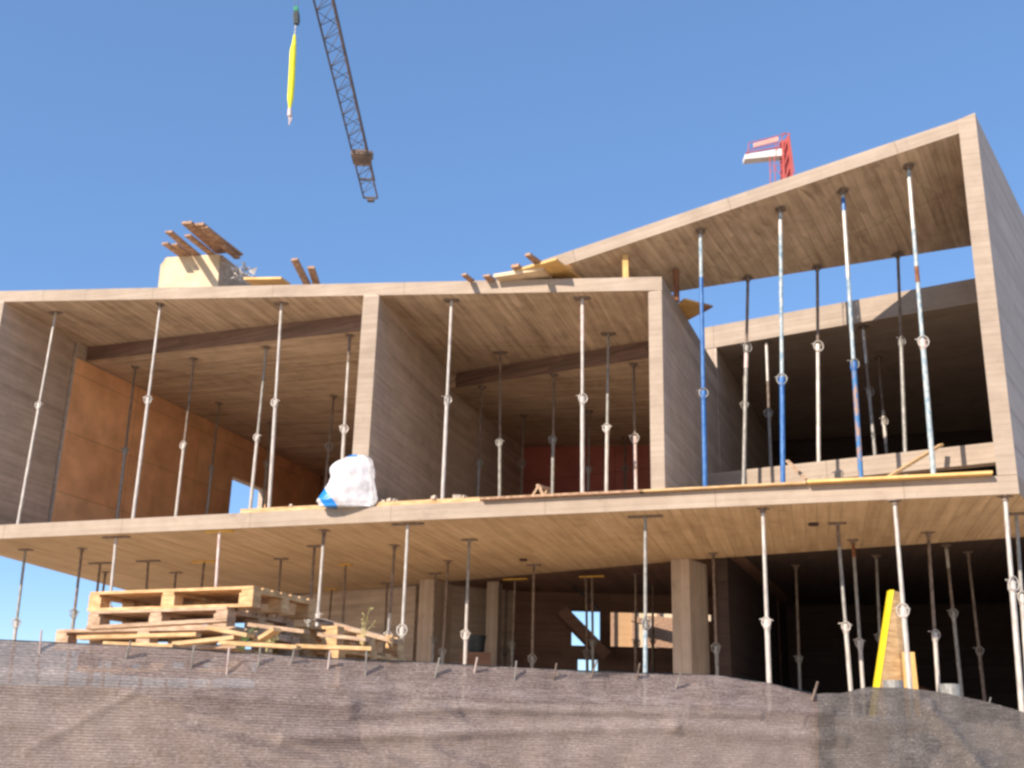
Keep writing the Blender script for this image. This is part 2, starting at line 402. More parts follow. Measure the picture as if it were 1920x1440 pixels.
# back of the left bay
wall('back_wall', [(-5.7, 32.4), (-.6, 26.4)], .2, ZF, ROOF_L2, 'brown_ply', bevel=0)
# wall between left and middle bay
wall('partition_wall', [(-2.24, 17.235), (-1.12, 21.7), (.3, 25.6)], .275, ZF, ROOF_L, 'wall', cap_front=True)
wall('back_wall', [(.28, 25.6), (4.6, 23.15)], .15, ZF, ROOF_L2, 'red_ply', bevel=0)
# right wall of the box
AM = azd(21.3); mr0 = V((2.22, 15.625, 0)); mrL = 8.6
wall('side_wall', [mr0, mr0 + AM * mrL], .205, ZF, 8.212, 'wall', cap_front=True)

# left roof slab: prism on the tilted plane
rl = [fx(-9.98), V((2.225, 15.622, 0)), mr0 + AM * mrL, V((4.0, 33, 0)), V((-6.2, 33, 0))]
mb = MB()
bt = [V((p.x, p.y, zat(ROOF_L, p.x, p.y) + .003)) for p in rl]
mb.prism(bt, [p + V((0, 0, .222)) for p in bt], gdep, FD); hp('roof_slab', mb, 'fascia', 0)
mb = MB(); mb.poly([p - V((0, 0, .003)) for p in reversed(bt)], azd(17)); hp('roof_soffit', mb, 'soffit_roof', 0)
# lower ceiling field behind the beam
A0 = on(ROOF_L, 180, 650); A1 = on(ROOF_L, 683, 590); B0 = on(ROOF_L, 857, 700); B1 = on(ROOF_L, 1216, 640)
def low_ceiling(pts):
    mb = MB(); b = [V((p[0], p[1], zat(ROOF_L2, p[0], p[1]))) for p in pts]
    mb.prism(b, [p + V((0, 0, .31)) for p in b], QD, QD)
    hp('lowered_ceiling', mb, 'soffit_roof', 0)
A0b = A0 - (A1 - A0) * .04
low_ceiling([A0b.xy, A1.xy, (B0.x - .35, B0.y - .2), (.2, 26), (-5.4, 33)])
low_ceiling([(B0.x - .15, B0.y + .1), B1.xy, (5.1, 23.6), (.35, 25.7)])
for a, b in ((A0b, A1), (B0, B1)):
    mb = MB(); d = (b - a).normalized(); n = V((d.y, -d.x, 0)).normalized() * .03
    a2 = a + n; b2 = b + n
    q = [a2, b2, b2 + V((0, 0, -.302)), a2 + V((0, 0, -.302))]
    mb.prism([p for p in q], [p - n * .9 for p in q], QD, QD); hp('ceiling_beam', mb, 'beam_dark', 0)
    if a is B0:
        mb = MB(); mb.bar(a + n + V((0, 0, -.15)), b + n + V((0, 0, -.15)), .05, .05, g=d); hp('beam_batten', mb, 'beam_dark', 0)

# rising right roof
mb = MB()
R2L = RR1 + rr * (1.6 - RR1.x); R2R = RR2 + rr * .9
q = [RFL, RFR, R2R, R2L]
tq = [p + V((0, 0, .215)) for p in q]; mb.poly([tq[0], tq[1], tq[2]], FD); mb.poly([tq[0], tq[2], tq[3]], FD)
for k in range(4): mb.poly([q[k], q[(k + 1) % 4], tq[(k + 1) % 4], tq[k]], rdir)
hp('rising_roof_slab', mb, 'fascia', 0)
mb = MB()
N = 6
for i in range(N):
    a = q[0].lerp(q[1], i / N); b = q[0].lerp(q[1], (i + 1) / N); c = q[3].lerp(q[2], (i + 1) / N); d = q[3].lerp(q[2], i / N)
    mb.poly([a, d, c], azd(28)); mb.poly([a, c, b], azd(28))
hp('rising_roof_soffit', mb, 'soffit_roof', 0)
# tall right wall
ri = fx(6.325)
mb = MB()
qq = [ri, RF, RB, RB - V((.22, -.06, 0))]
mb.prism([p + V((0, 0, ZF + .002)) for p in qq], [p + V((0, 0, 10.43 if i in (1, 2) else 10.355)) for i, p in enumerate(qq)], AR, AR)
hp('tall_side_wall', mb, 'grey_wall', .012)
mb = MB()   # pale end face of the tall wall
n3 = -FN * .006
qq = [ri + n3, RF + n3, RF, ri]
mb.prism([p + V((0, 0, ZF + .004)) for p in qq], [p + V((0, 0, 10.432 if i in (1, 2) else 10.357)) for i, p in enumerate(qq)], FD, FD)
hp('wall_end', mb, 'fascia', 0)

# rear box: roof, post, sill beam, room
qa = V((3.60, 19.74, 0)); qb = V((8.11, 16.83, 0))
bk = [qa, qb, qb + AR * 8, V((6.0, 30, 0))]
mb = MB(); mb.prism([p + V((0, 0, 8.775)) for p in bk], [p + V((0, 0, 9.21)) for p in bk], QD, QD); hp('rear_roof_slab', mb, 'fascia', .01)
mb = MB(); qd2 = QN * .25
q = [qa + QD * -.0, qa + QD * .17, qa + QD * .17 + qd2, qa + qd2]
mb.prism([p + V((0, 0, ZF)) for p in q], [p + V((0, 0, 8.77)) for p in q], V((0, 0, 1)), V((0, 0, 1))); hp('corner_post', mb, 'fascia', .01)
sD = .905
dpl = [scl(on(QPL, x, y), sD) for x, y in ((1295, 889), (1860, 829))]
dz1 = scl(on(QPL, 1600, 858), sD).z; dz0 = dz1 - .30
da = V((dpl[0].x - .1, dpl[0].y + .06, 0)); db = dpl[1] + (dpl[1] - dpl[0]).normalized() * .12; db = V((db.x, db.y, 0))
mb = MB(); q = [da, db, db + QN * .2, da + QN * .2]
mb.prism([p + V((0, 0, dz0)) for p in q], [p + V((0, 0, dz1)) for p in q], QD, QD); hp('sill_beam', mb, 'fascia', .01)
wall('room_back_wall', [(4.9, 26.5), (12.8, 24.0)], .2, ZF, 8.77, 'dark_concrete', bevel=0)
wall('room_side_wall', [mr0 + AM * 4.3 + V((.01, 0, 0)), mr0 + AM * 12.2 + V((.01, 0, 0))], .05, ZF, 8.77, 'wall', bevel=0)

# ground floor walls and pillars
def pillar(px0, px1, pyt, Y, dep, dirz, mat, top=4.848, nm='pillar', z0=ZG - .1):
    a = aty(px0, pyt, Y); b = aty(px1, pyt, Y + (0)); a = V((a.x, a.y, 0)); b = V((b.x, b.y - (b.x - a.x) * .36, 0)); d = azd(dirz) * dep
    mb = MB(); q = [a, b, b + d, a + d]
    mb.prism([p + V((0, 0, z0)) for p in q], [p + V((0, 0, top)) for p in q], V((0, 0, 1)), V((0, 0, 1))); hp(nm, mb, mat, .01)
pillar(786, 815, 1110, 23.3, .9, 22, 'wall')
pillar(912, 934, 1130, 24.2, .5, 10, 'wall', 4.96)
pillar(1258, 1290, 1060, 19.9, .75, 35, 'wall')
wall('ground_floor_wall', [(-5.9, 27.4), (-4.2, 25.97), (-1.95, 24.3)], .2, ZG - .1, 4.85, 'wall', bevel=0)
wall('ground_floor_wall', [(-1.2, 24.9), (.2, 25.6)], .2, ZG - .1, 4.96, 'wall', bevel=0)
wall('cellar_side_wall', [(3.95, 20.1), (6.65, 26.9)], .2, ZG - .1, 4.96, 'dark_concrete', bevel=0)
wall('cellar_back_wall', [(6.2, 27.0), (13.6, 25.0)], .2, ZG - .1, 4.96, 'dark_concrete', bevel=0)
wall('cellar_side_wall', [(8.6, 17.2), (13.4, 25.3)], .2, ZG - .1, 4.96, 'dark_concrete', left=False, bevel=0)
# back wall with long opening
Yb = 25.6
def bx(px): return aty(px, 1180, Yb).x
def bz(py, px=1150): return aty(px, py, Yb).z
ox0, ox1 = bx(1072), bx(1266); oz0, oz1 = bz(1212), bz(1146)
mb = MB()
def ybox(mb, x0, x1, y0, y1, z0, z1, g=(1, 0, 0)):
    mb.prism([(x0, y0, z0), (x1, y0, z0), (x1, y1, z0), (x0, y1, z0)], [(x0, y0, z1), (x1, y0, z1), (x1, y1, z1), (x0, y1, z1)], g, g)
xl, xr = bx(905), 6.15
ybox(mb, xl, ox0, Yb, Yb + .25, ZG - .1, 4.96); ybox(mb, ox0, xr, Yb, Yb + .25, oz1, 4.96); 
ybox(mb, bx(1122), xr, Yb, Yb + .25, ZG - .1, oz0); zw0, zw1 = bz(1264), bz(1237); ybox(mb, ox0, bx(1084), Yb, Yb + .25, ZG - .1, oz0); ybox(mb, bx(1084), bx(1122), Yb, Yb + .25, zw1, oz0); ybox(mb, bx(1084), bx(1122), Yb, Yb + .25, ZG - .1, zw0); ybox(mb, bx(1266), bx(1316), Yb, Yb + .25, oz0, oz1); ybox(mb, bx(1316), bx(1337), Yb, Yb + .25, oz0, bz(1160)); ybox(mb, bx(1337), xr, Yb, Yb + .25, oz0, oz1)
ybox(mb, bx(1126), bx(1145), Yb, Yb + .25, oz0, oz1)
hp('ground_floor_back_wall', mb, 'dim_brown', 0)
# stair flight
st = thing('staircase', aty(1100, 1250, 24.9), 'dark concrete stair flight seen against the sky at the back of the ground floor', 'stairs')
mb = MB(); a = aty(1052, 1146, 24.9); b = aty(1122, 1212, 24.9); c = aty(1136, 1232, 24.9)
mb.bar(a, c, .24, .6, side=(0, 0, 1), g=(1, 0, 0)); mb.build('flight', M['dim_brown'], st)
mb = MB(); mb.bar(b + V((0, -.28, .75)), a + V((0, -.28, .75)), .04, .04)
mb.build('handrail', M['black'], st)

# sunlit neighbouring wall seen through the back opening
nb = thing('neighbour_wall', aty(1200, 1215, 41), 'sunlit tan plastered wall seen through the back opening of the ground floor', 'wall')
mb = MB(); x0, x1 = aty(1143, 1180, 41).x, aty(1350, 1180, 41).x
z0, z1 = 0, aty(1200, 1120, 41).z
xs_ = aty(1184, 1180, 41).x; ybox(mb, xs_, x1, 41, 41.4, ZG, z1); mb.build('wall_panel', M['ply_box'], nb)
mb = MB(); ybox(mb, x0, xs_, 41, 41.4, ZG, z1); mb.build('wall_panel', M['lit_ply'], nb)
mb = MB(); mb.bar(aty(1185, 1160, 38), aty(1262, 1180, 38), .3, .18); mb.bar(aty(1215, 1183, 38.5), aty(1345, 1196, 38.5), .2, 1.0); mb.build('canopy_beam', M['wood_dark'], nb)
mb = MB()
for px in (1146, 1185, 1232): ybox(mb, aty(px, 1180, 40.9).x, aty(px + 5, 1180, 40.9).x, 40.8, 40.95, ZG, z1 + .3)
mb.build('post', M['wood_dark'], nb)

# ---------------------------------------------------------------- steel props
def seg_t(T, D, py, L):
    lo, hi = 0., L
    for _ in range(40):
        m = (lo + hi) / 2
        if proj(T + D * m)[1] < py: lo = m
        else: hi = m
    return (lo + hi) / 2
PROPS = []
def prop(T, low, collar, inner='white', outer='white', head='plate', zb=ZF, bands=(), col=None, r=1., region='', look='', headc='dark'):
    T = V(T); Lw = aty(low[0], low[1], T.y)
    D = (Lw - T); D.x = max(-.06, min(.06, D.x / abs(D.z))) ; D.y = 0; D.z = -1; D.normalize()
    L = (T.z - zb) / -D.z
    PROPS.append(dict(T=T, D=D, L=L, collar=collar, inner=inner, outer=outer, head=head, zb=zb, bands=bands, col=col or outer, r=r, region=region, look=look, headc=headc, px=proj(T)[0]))
def build_prop(p, label, group):
    T, D, L, r = p['T'], p['D'], p['L'], p['r']
    B = T + D * L
    ro, rin = .031 * r, .0245 * r
    root = thing('steel_prop', B, label, 'prop', group)
    tc = seg_t(T, D, p['collar'], L) if p['collar'] else L * .45
    tc = max(.3, min(L - .3, tc))
    mb = MB(); mb.tube(T + D * .012, T + D * (tc + .05), rin, 12); mb.build('inner_tube', TUBE[p['inner']], root, smooth=False)
    mb = MB(); mb.tube(T + D * tc, B - D * .01, ro, 12); mb.build('outer_tube', TUBE[p['outer']], root)
    for (y0, y1, c) in p['bands']:  # paint bands; on some tubes a sunlit stretch put into the colour
        t0 = seg_t(T, D, y0, L); t1 = seg_t(T, D, y1, L); rb = (rin if t1 <= tc + .06 else ro) + .003
        mb = MB(); mb.tube(T + D * max(.02, t0), T + D * t1, rb, 12); mb.build('paint_and_sun_band', TUBE[c], root)
    cpos = T + D * tc; a = random.uniform(-.6, .6)
    X = V((math.cos(a), math.sin(a), 0)); Y = V((-X.y, X.x, 0))
    mb = MB(); mb.tube(cpos - D * .035, cpos + D * .075, ro * 1.45, 12); mb.tube(cpos + D * .075, cpos + D * .10, ro * 1.2, 12)
    cm = p['col']
    c = mb.build('collar', TUBE[cm], root)
    mb = MB(); rr_ = random.uniform(.055, .078)
    mb.path([cpos + X * rr_ * 1.05 * math.cos(t) + V((0, 0, 1)) * rr_ * 1.2 * math.sin(t) - Y * .035 for t in [k * math.pi / 5 for k in range(10)]], .0085, 6, True)
    mb.path([cpos - X * .10 + V((0, 0, .045)), cpos + X * .02 + V((0, 0, .05)), cpos + X * .085 + V((0, 0, .02))], .008, 6)
    mb.build('pin_handle', TUBE['white' if cm in ('white', 'pink', 'pale') else 'grey'], c)
    h = p['head']
    if h == 'plate':
        mb = MB(); mb.bar(T - D * .001, T + D * .012, .15, .15, side=X); mb.tube(T + D * .012, T + D * .07, rin * 1.5, 10); mb.build('head_plate', TUBE['dark'], root)
    elif h == 'wide':
        mb = MB(); mb.bar(T + V((-.24, .087, -.014)), T + V((.24, -.087, -.014)), .1, .025); mb.build('head_timber', TUBE[p['headc']], root)
    elif h == 'mid':
        mb = MB(); mb.bar(T + V((-.12, .043, -.012)), T + V((.12, -.043, -.012)), .12, .022); mb.build('head_timber', TUBE[p['headc']], root)
    mb = MB(); mb.bar(B, B - D * .01, .14, .14, side=X); mb.build('base_plate', TUBE['dark'], root)

def PL(x, y, pl, low, collar, *a, **k): prop(on(pl, x, y), low, collar, *a, **k)
UL, UM, UR = 'left upper bay', 'middle upper bay', 'right upper bay'
PL(105, 585, ROOF_L, (35, 975), 760, 'white', 'white', 'mid', region=UL, look='leaning silver')
PL(301, 570, ROOF_L, (250, 968), 750, 'white', 'white', region=UL, look='bright silver')
PL(528, 568, ROOF_L, (505, 945), 755, 'white', 'white', 'mid', region=UL, look='bright silver')
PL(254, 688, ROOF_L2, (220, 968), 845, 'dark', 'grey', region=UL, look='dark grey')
PL(364, 672, ROOF_L2, (330, 965), 835, 'dark', 'white', region=UL, look='half dark half silver')  # darker tube above the collar, silver tube below
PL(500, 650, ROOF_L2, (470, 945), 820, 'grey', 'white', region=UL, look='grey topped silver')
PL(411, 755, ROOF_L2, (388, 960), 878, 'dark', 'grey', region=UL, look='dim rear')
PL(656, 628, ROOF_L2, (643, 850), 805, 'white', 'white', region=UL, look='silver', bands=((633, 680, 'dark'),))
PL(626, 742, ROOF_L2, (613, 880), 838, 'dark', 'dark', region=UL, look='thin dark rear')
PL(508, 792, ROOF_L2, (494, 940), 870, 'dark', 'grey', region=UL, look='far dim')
PL(847, 562, ROOF_L, (830, 930), 750, 'white', 'white', 'mid', region=UM, look='bright silver')
PL(1092, 558, ROOF_L, (1092, 918), 748, 'white', 'white', 'mid', region=UM, look='silver pinkish', bands=((575, 640, 'pink'),))
PL(1141, 625, ROOF_L, (1137, 915), 803, 'grey', 'white', 'mid', region=UM, look='dark topped white')
PL(938, 660, ROOF_L, (937, 920), 830, 'dark', 'grey', 'mid', region=UM, look='dull grey')
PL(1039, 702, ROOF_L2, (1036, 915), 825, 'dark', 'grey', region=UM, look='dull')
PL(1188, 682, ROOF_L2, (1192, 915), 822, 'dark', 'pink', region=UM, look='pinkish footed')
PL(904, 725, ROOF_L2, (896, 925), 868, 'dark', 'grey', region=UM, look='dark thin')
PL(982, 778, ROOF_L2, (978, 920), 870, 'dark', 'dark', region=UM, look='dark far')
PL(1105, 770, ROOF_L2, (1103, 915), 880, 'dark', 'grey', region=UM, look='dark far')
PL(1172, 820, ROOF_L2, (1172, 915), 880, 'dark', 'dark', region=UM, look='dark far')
rk = dict(region=UR)
PL(1313, 433, ROOF_R, (1322, 905), 738, 'pale', 'blue', look='plain blue', bands=((520, 732, 'blue'),), r=1.12, **rk)
PL(1463, 392, ROOF_R, (1468, 895), 712, 'pale', 'blue', look='blue pale topped', bands=((413, 440, 'white'),), r=1.12, **rk)
PL(1580, 358, ROOF_R, (1614, 890), 683, 'pale', 'mixed', col='blue', look='patchy blue and rusty', bands=((372, 395, 'blue'), (400, 520, 'white')), r=1.12, **rk)
PL(1703, 312, ROOF_R, (1750, 885), 642, 'pale', 'pale', col='pink', look='faded blue', bands=((335, 430, 'white'), (500, 530, 'rust')), r=1.15, **rk)
def RQ(px, py, dy=-.12):   # point on the rear edge of the rising roof
    best = min((abs(proj(R2L.lerp(R2R, k / 400))[0] - px), k) for k in range(401))[1]
    p = R2L.lerp(R2R, best / 400); return p + V((-.01, dy, -.0))
prop(RQ(1400, 525), (1395, 870), 652, 'dark', 'grey', bands=((655, 690, 'pink'),), look='thin dark', **rk)
prop(RQ(1530, 505), (1535, 860), 650, 'dark', 'white', look='dark topped white', **rk)
prop(RQ(1680, 482), (1697, 838), 640, 'dark', 'grey', look='thin grey', **rk)
RC = (V((0, 0, 8.773)), V((0, 0, 1)))
RQn = 'dark upper room'  # white bands in this room: sun strips on the tubes, put into the colour
PL(1437, 640, RC, (1445, 868), 775, 'dark', 'grey', region=RQn, look='white topped grey', bands=((640, 715, 'white'),))
PL(1618, 612, RC, (1640, 845), 735, 'dark', 'grey', region=RQn, look='white topped grey', bands=((612, 682, 'white'),))
PL(1647, 670, RC, (1662, 845), 790, 'dark', 'grey', region=RQn, look='short white banded', col='white', bands=((770, 832, 'white'),))
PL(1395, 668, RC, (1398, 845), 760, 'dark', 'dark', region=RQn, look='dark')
# ground floor props
R1, R2_, R3, R4 = 'left of the pallet stacks', 'behind the pallet stacks', 'in the middle ground floor', 'in the dark right ground floor'
def GF(x, y, lx, ly, cy, inner='dark', outer='grey', head='plate', bands=(), look='', **k):
    reg = R1 if x < 240 else R2_ if x < 700 else R3 if x < 1350 else R4
    if k.get('dark') is not None: k.pop('dark')
    prop(hz(x, y, ZS), (lx, ly), cy, inner, outer, head, ZG, bands, region=reg, look=look or ('silver' if outer == 'white' else 'dull grey' if outer == 'grey' else 'rusty dark' if outer == 'dark' else outer), **k)
GF(48, 1030, 28, 1190, 1168, 'grey', 'white', 'mid')
GF(154, 1028, 135, 1185, 1150, 'dark', 'grey')
GF(218, 1006, 208, 1110, 1140, 'white', 'white', 'wide')
GF(188, 1055, 182, 1110, 1150, 'dark', 'grey', 'wide')
GF(198, 1072, 193, 1110, 1160, 'dark', 'dark')
GF(412, 995, 405, 1100, 1150, 'pink', 'pink', 'wide', headc='yellow', look='pale tan')
GF(278, 1051, 275, 1105, 1150, 'dark', 'grey', 'wide')
GF(330, 1073, 327, 1105, 1150, 'dark', 'dark', 'mid')
GF(383, 1052, 378, 1100, 1150, 'dark', 'grey', 'wide', headc='yellow', look='yellow headed dark')
GF(527, 1047, 523, 1100, 1160, 'dark', 'dark', 'mid')
GF(608, 994, 595, 1170, 1155, 'white', 'white', bands=((1000, 1022, 'dark'),))
GF(590, 1023, 583, 1120, 1160, 'dark', 'grey', 'mid')
GF(648, 1058, 642, 1180, 1175, 'dark', 'dark', 'mid', headc='yellow', look='yellow headed dark')
GF(622, 1104, 617, 1165, 1175, 'dark', 'dark', 'mid', headc='yellow', look='far yellow headed')
GF(740, 1022, 727, 1215, 1192, 'dark', 'white', 'plate', bands=((1150, 1188, 'white'),))
GF(726, 1093, 722, 1190, 1190, 'dark', 'dark', 'mid')
GF(765, 981, 752, 1235, 1182, 'white', 'white', 'wide')
GF(840, 1051, 830, 1235, 1222, 'dark', 'grey')
GF(880, 1011, 872, 1240, 1190, 'grey', 'white', 'mid', bands=((1125, 1187, 'white'),))  # lit stretch above the collar is coloured white
GF(816, 1074, 812, 1235, 1200, 'dark', 'grey', 'mid')
GF(966, 1085, 960, 1250, 1210, 'dark', 'grey', 'wide', headc='yellow', look='yellow headed grey')
GF(1001, 1058, 998, 1245, 1235, 'dark', 'grey', 'mid')
GF(1110, 1080, 1112, 1260, 1205, 'dark', 'grey', 'wide', headc='yellow', look='yellow headed grey')
GF(1099, 1083, 1101, 1250, 1225, 'dark', 'dark')
GF(1210, 967, 1210, 1258, 1168, 'grey', 'pale', 'wide', col='grey', look='pale blue')
GF(1192, 1076, 1192, 1268, 1205, 'dark', 'dark')
GF(1337, 1037, 1345, 1265, 1215, 'dark', 'grey')
GF(1430, 953, 1442, 1275, 1167, 'white', 'white', r=1.08)
GF(1570, 980, 1595, 1290, 1175, 'grey', 'white', 'mid', bands=((985, 1025, 'dark'),))
GF(1599, 1012, 1618, 1290, 1205, 'grey', 'white', bands=((1018, 1045, 'rust'),))
GF(1677, 938, 1706, 1290, 1145, 'white', 'white', r=1.1)
GF(1740, 998, 1760, 1300, 1190, 'dark', 'white')
GF(1884, 930, 1917, 1340, 1095, 'white', 'white', r=1.15)
GF(1905, 962, 1925, 1250, 1120, 'grey', 'white', 'mid')
ZC = (V((0, 0, 4.968)), V((0, 0, 1)))
def GB(x, y, lx, ly, col, inner, outer, **k):
    reg = R3 if x < 1350 else R4
    prop(on(ZC, x, y), (lx, ly), col, inner, outer, 'plate', ZG, region=reg, **k)
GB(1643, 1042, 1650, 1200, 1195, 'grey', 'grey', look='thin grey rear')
GB(1774, 1022, 1803, 1300, 1150, 'dark', 'grey', look='white topped grey', bands=((1024, 1065, 'white'),))  # white top: sunlit length of tube painted in
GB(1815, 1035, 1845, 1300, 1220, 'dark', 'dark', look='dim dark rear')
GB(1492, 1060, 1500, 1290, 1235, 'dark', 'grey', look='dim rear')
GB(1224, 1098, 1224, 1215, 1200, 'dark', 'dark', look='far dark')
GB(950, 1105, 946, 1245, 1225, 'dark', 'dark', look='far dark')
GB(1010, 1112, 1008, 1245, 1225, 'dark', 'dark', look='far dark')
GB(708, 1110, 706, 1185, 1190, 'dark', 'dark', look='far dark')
regs = {}
for p in PROPS: regs.setdefault(p['region'], []).append(p)
ORD = ['leftmost', 'second', 'third', 'fourth', 'fifth', 'sixth', 'seventh', 'eighth', 'ninth', 'tenth', 'eleventh', 'twelfth', 'thirteenth', 'fourteenth', 'fifteenth', 'sixteenth', 'seventeenth', 'eighteenth', 'nineteenth']
for reg, ps in regs.items():
    ps.sort(key=lambda q: q['px'])
    for i, p in enumerate(ps):
        where = ('in the ' + reg) if 'bay' in reg or 'room' in reg else reg
        pos = 'leftmost' if i == 0 else 'rightmost' if i == len(ps) - 1 else ORD[i] + ' from the left'
        build_prop(p, f"{p['look']} steel prop {where}, {pos}", 'telescopic steel props ' + where)

# ---------------------------------------------------------------- loose timber on the slab and roofs
def board(name, a, b, w, h, mat, label, cat, group=None, side=None, bevel=0):
    mb = MB(); mb.bar(a, b, w, h, side=side)
    o = mb.build(name, M[mat], origin=(V(a) + V(b)) / 2, bevel=bevel); return tag(o, label, cat, group)
def edge_board(px0, px1, over, mat, label, z=ZF, w=.42, h=.032):
    a = on(FRONT, px0, 930); b = on(FRONT, px1, 905); a.z = b.z = z + h / 2 + .003
    off = FN * (w / 2 - over); return board('plank', a + off, b + off, w, h, mat, label, 'plank', 'planks lying along the slab edge', bevel=.003)
edge_board(905, 1208, .10, 'wood_dark', 'brown plank lying on the slab edge below the middle bay')
edge_board(903, 1100, .03, 'ply_yellow', 'thin yellow strip of plywood on top of the brown edge plank', z=ZF + .036, w=.25, h=.014)
edge_board(1200, 1512, .10, 'wood', 'pale plank on the slab edge below the blue props', z=ZF, h=.03)
edge_board(1516, 1862, .14, 'ply_yellow', 'long yellow plywood plank on the right end of the slab edge', z=ZF, h=.038)
edge_board(452, 900, -.02, 'wood', 'long pale batten lying on the slab edge beside the white sack', z=ZF, w=.12, h=.07)
for i, px in enumerate((545, 716, 728, 738, 812, 852, 868)):
    p = on(FRONT, px, 935) + FN * random.uniform(.02, .1); p.z = ZF + (.073 if px < 900 else 0)
    mb = MB(); s = random.uniform(.025, .05)
    rot = Matrix.Rotation(random.uniform(0, 3), 3, 'Z')
    bs = [p + rot @ V((x * s * random.uniform(.8, 1.3), y * s, 0)) for x, y in ((-1, -1), (1.2, -1), (1, 1), (-.8, .9))]
    tsq = [q + V((random.uniform(-.01, .01), 0, s * random.uniform(.9, 1.5))) for q in bs]
    mb.prism(bs, tsq)
    o = mb.build('rubble_piece', M['rubble'], origin=p); tag(o, 'small concrete crumb lying on the batten along the slab edge', 'rubble', 'crumbs on the slab edge')

# sawhorse in the middle bay
c = aty(1015, 919, 16.6); c.z = ZF
sh = thing('sawhorse', c, 'small pale wooden trestle standing in the middle upper bay', 'trestle')
apx = c + V((.0, 0, .27)); mb = MB(); mb.bar(apx + V((-.06, 0, 0)), apx + V((.14, .25, 0)), .05, .04); mb.build('top_rail', M['wood_old'], sh)
for dx, dy in ((-.2, 0), (.08, 0), (-.05, .25), (.22, .25)):
    mb = MB(); t = apx + V((-.04 if dy == 0 else .1, dy, 0)); mb.bar(t, c + V((dx, dy, 0)), .045, .03); mb.build('leg', M['wood_old'], sh)
# leaning plank, bracing pieces in the right bay
a = scl(on(QPL, 1765, 834), sD - .012); b = aty(1668, 893, 14.75); b.z = max(b.z, ZF + .03)
board('leaning_plank', b, a, .07, .035, 'wood', 'pale brown plank leaning diagonally on the sill beam of the right bay', 'plank')
a = aty(1476, 864, 16.2); b = aty(1512, 899, 15.6)
board('offcut', a, b, .05, .03, 'wood_old', 'short pale offcut leaning beside the second blue prop', 'offcut')
a = aty(1473, 893, 15.9); b = aty(1520, 893, 15.9)
mb = MB(); mb.prism([V((a.x, a.y, ZF)), V((b.x, b.y - .1, ZF)), V((b.x, b.y + .1, ZF)), V((a.x, a.y + .2, ZF))], [V((a.x, a.y, ZF + .22)), V((b.x, b.y - .1, ZF + .02)), V((b.x, b.y + .1, ZF + .02)), V((a.x, a.y + .2, ZF + .22))])
tag(mb.build('concrete_wedge', M['rubble'], origin=V((a.x, a.y, ZF))), 'pale concrete wedge on the floor behind the second blue prop', 'block')

# white sack
def sack(c, w, h, d, name, label):
    import bmesh
    me = bpy.data.meshes.new(name); bm = bmesh.new(); bmesh.ops.create_icosphere(bm, subdivisions=5, radius=1)
    for v in bm.verts:
        p = v.co.copy(); z = (p.z + 1) / 2
        sp = 1.0 + .18 * (1 - z) ** 1.5; fl = max(-.93, p.z)
        n = noise.fractal(p * 1.3 + V((3, 1, 0)), .8, 2.0, 2) * .08
        th_ = math.atan2(p.y, p.x); cr = abs(math.sin(th_ * 4.5 + 1.5 * noise.noise(p * 1.6))) * .07 * (.4 + z) + abs(noise.noise(p * 3.1)) * .05
        k = 1 + n - cr
        pr = .8 + .2 * min(1, z / .1) if z < .1 else 1 - .14 * (z - .1) / .4 if z < .5 else .86 * math.sqrt(max(0, 1 - ((z - .5) / .5) ** 3.2))
        hl = max(1e-4, math.hypot(p.x, p.y)); x = p.x / hl * pr * k; y = p.y / hl * pr * k
        if x < 0 and z < .55: x -= .34 * (1 - z / .55)
        fl = z * 1.93 - .93
        q = V((x * w / 2, y * d / 2, (fl + .93) / 1.93 * h * (1 + n * .5)))
        dep = (q + c - FRONT[0]).dot(FN)
        if dep > -.015: q -= FN * (dep + .015) * (1 if q.x > -.05 else max(0, 1 + (q.x + .05) / .15))
        v.co = q
    bm.to_mesh(me); bm.free()
    for p in me.polygons: p.use_smooth = True
    me.materials.append(M['bag']); o = bpy.data.objects.new(name, me); COL.objects.link(o); o.location = c
    return tag(o, label, 'sack')
c = on(FRONT, 662, 945) + FN * .0; c.z = ZF + .002
sack(c, .94, .84, .34, 'plastic_sack', 'crumpled white plastic sack with a blue stripe at the slab edge')

# formwork box on the left roof
def rtop(x, y): return zat(ROOF_L, x, y) + .226
Yx = 19.15
pb = [aty(x, y, Yx) for x, y in ((297, 534), (301, 497), (312, 489), (417, 485), (415, 534))]
dB = azd(16) * 1.4
zb = rtop(pb[0].x, Yx)
box = thing('formwork_box', V((pb[0].x, Yx, zb)), 'pale yellow plywood formwork box standing on the left roof', 'formwork')
mb = MB(); lowf = [V((pb[0].x, pb[0].y, rtop(pb[0].x, Yx))), V((pb[4].x, pb[4].y + -.1, rtop(pb[4].x, Yx)))]
tz = pb[3].z
cz = [V((pb[0].x, Yx, zb)), V((pb[4].x, Yx - .2, zb - .05)), V((pb[3].x, Yx - .2, tz)), V((pb[2].x, Yx, tz)), V((pb[1].x, Yx, pb[1].z))]
dn = azd(16) * .03
mb.prism(cz, [q + dn for q in cz]); mb.build('front_panel', M['ply_box'], box)
r0_ = V((cz[1].x, cz[1].y, 0)); r1_ = r0_ + azd(16) * 1.3
mb = MB(); q = [r0_ + V((0, .035, 0)), r1_, r1_ + V((-.03, 0, 0)), r0_ + V((-.03, .035, 0))]
mb.prism([V((p.x, p.y, rtop(p.x, p.y))) for p in q], [V((p.x, p.y, tz - (0 if i in (0, 3) else .0))) for i, p in enumerate(q)]); mb.build('side_panel', M['wood_old'], box)
l0_ = V((cz[0].x + .04, Yx + .035, 0)); l1_ = l0_ + azd(16) * 1.3
mb = MB(); q = [l0_, l0_ + V((.03, 0, 0)), l1_ + V((.03, 0, 0)), l1_]
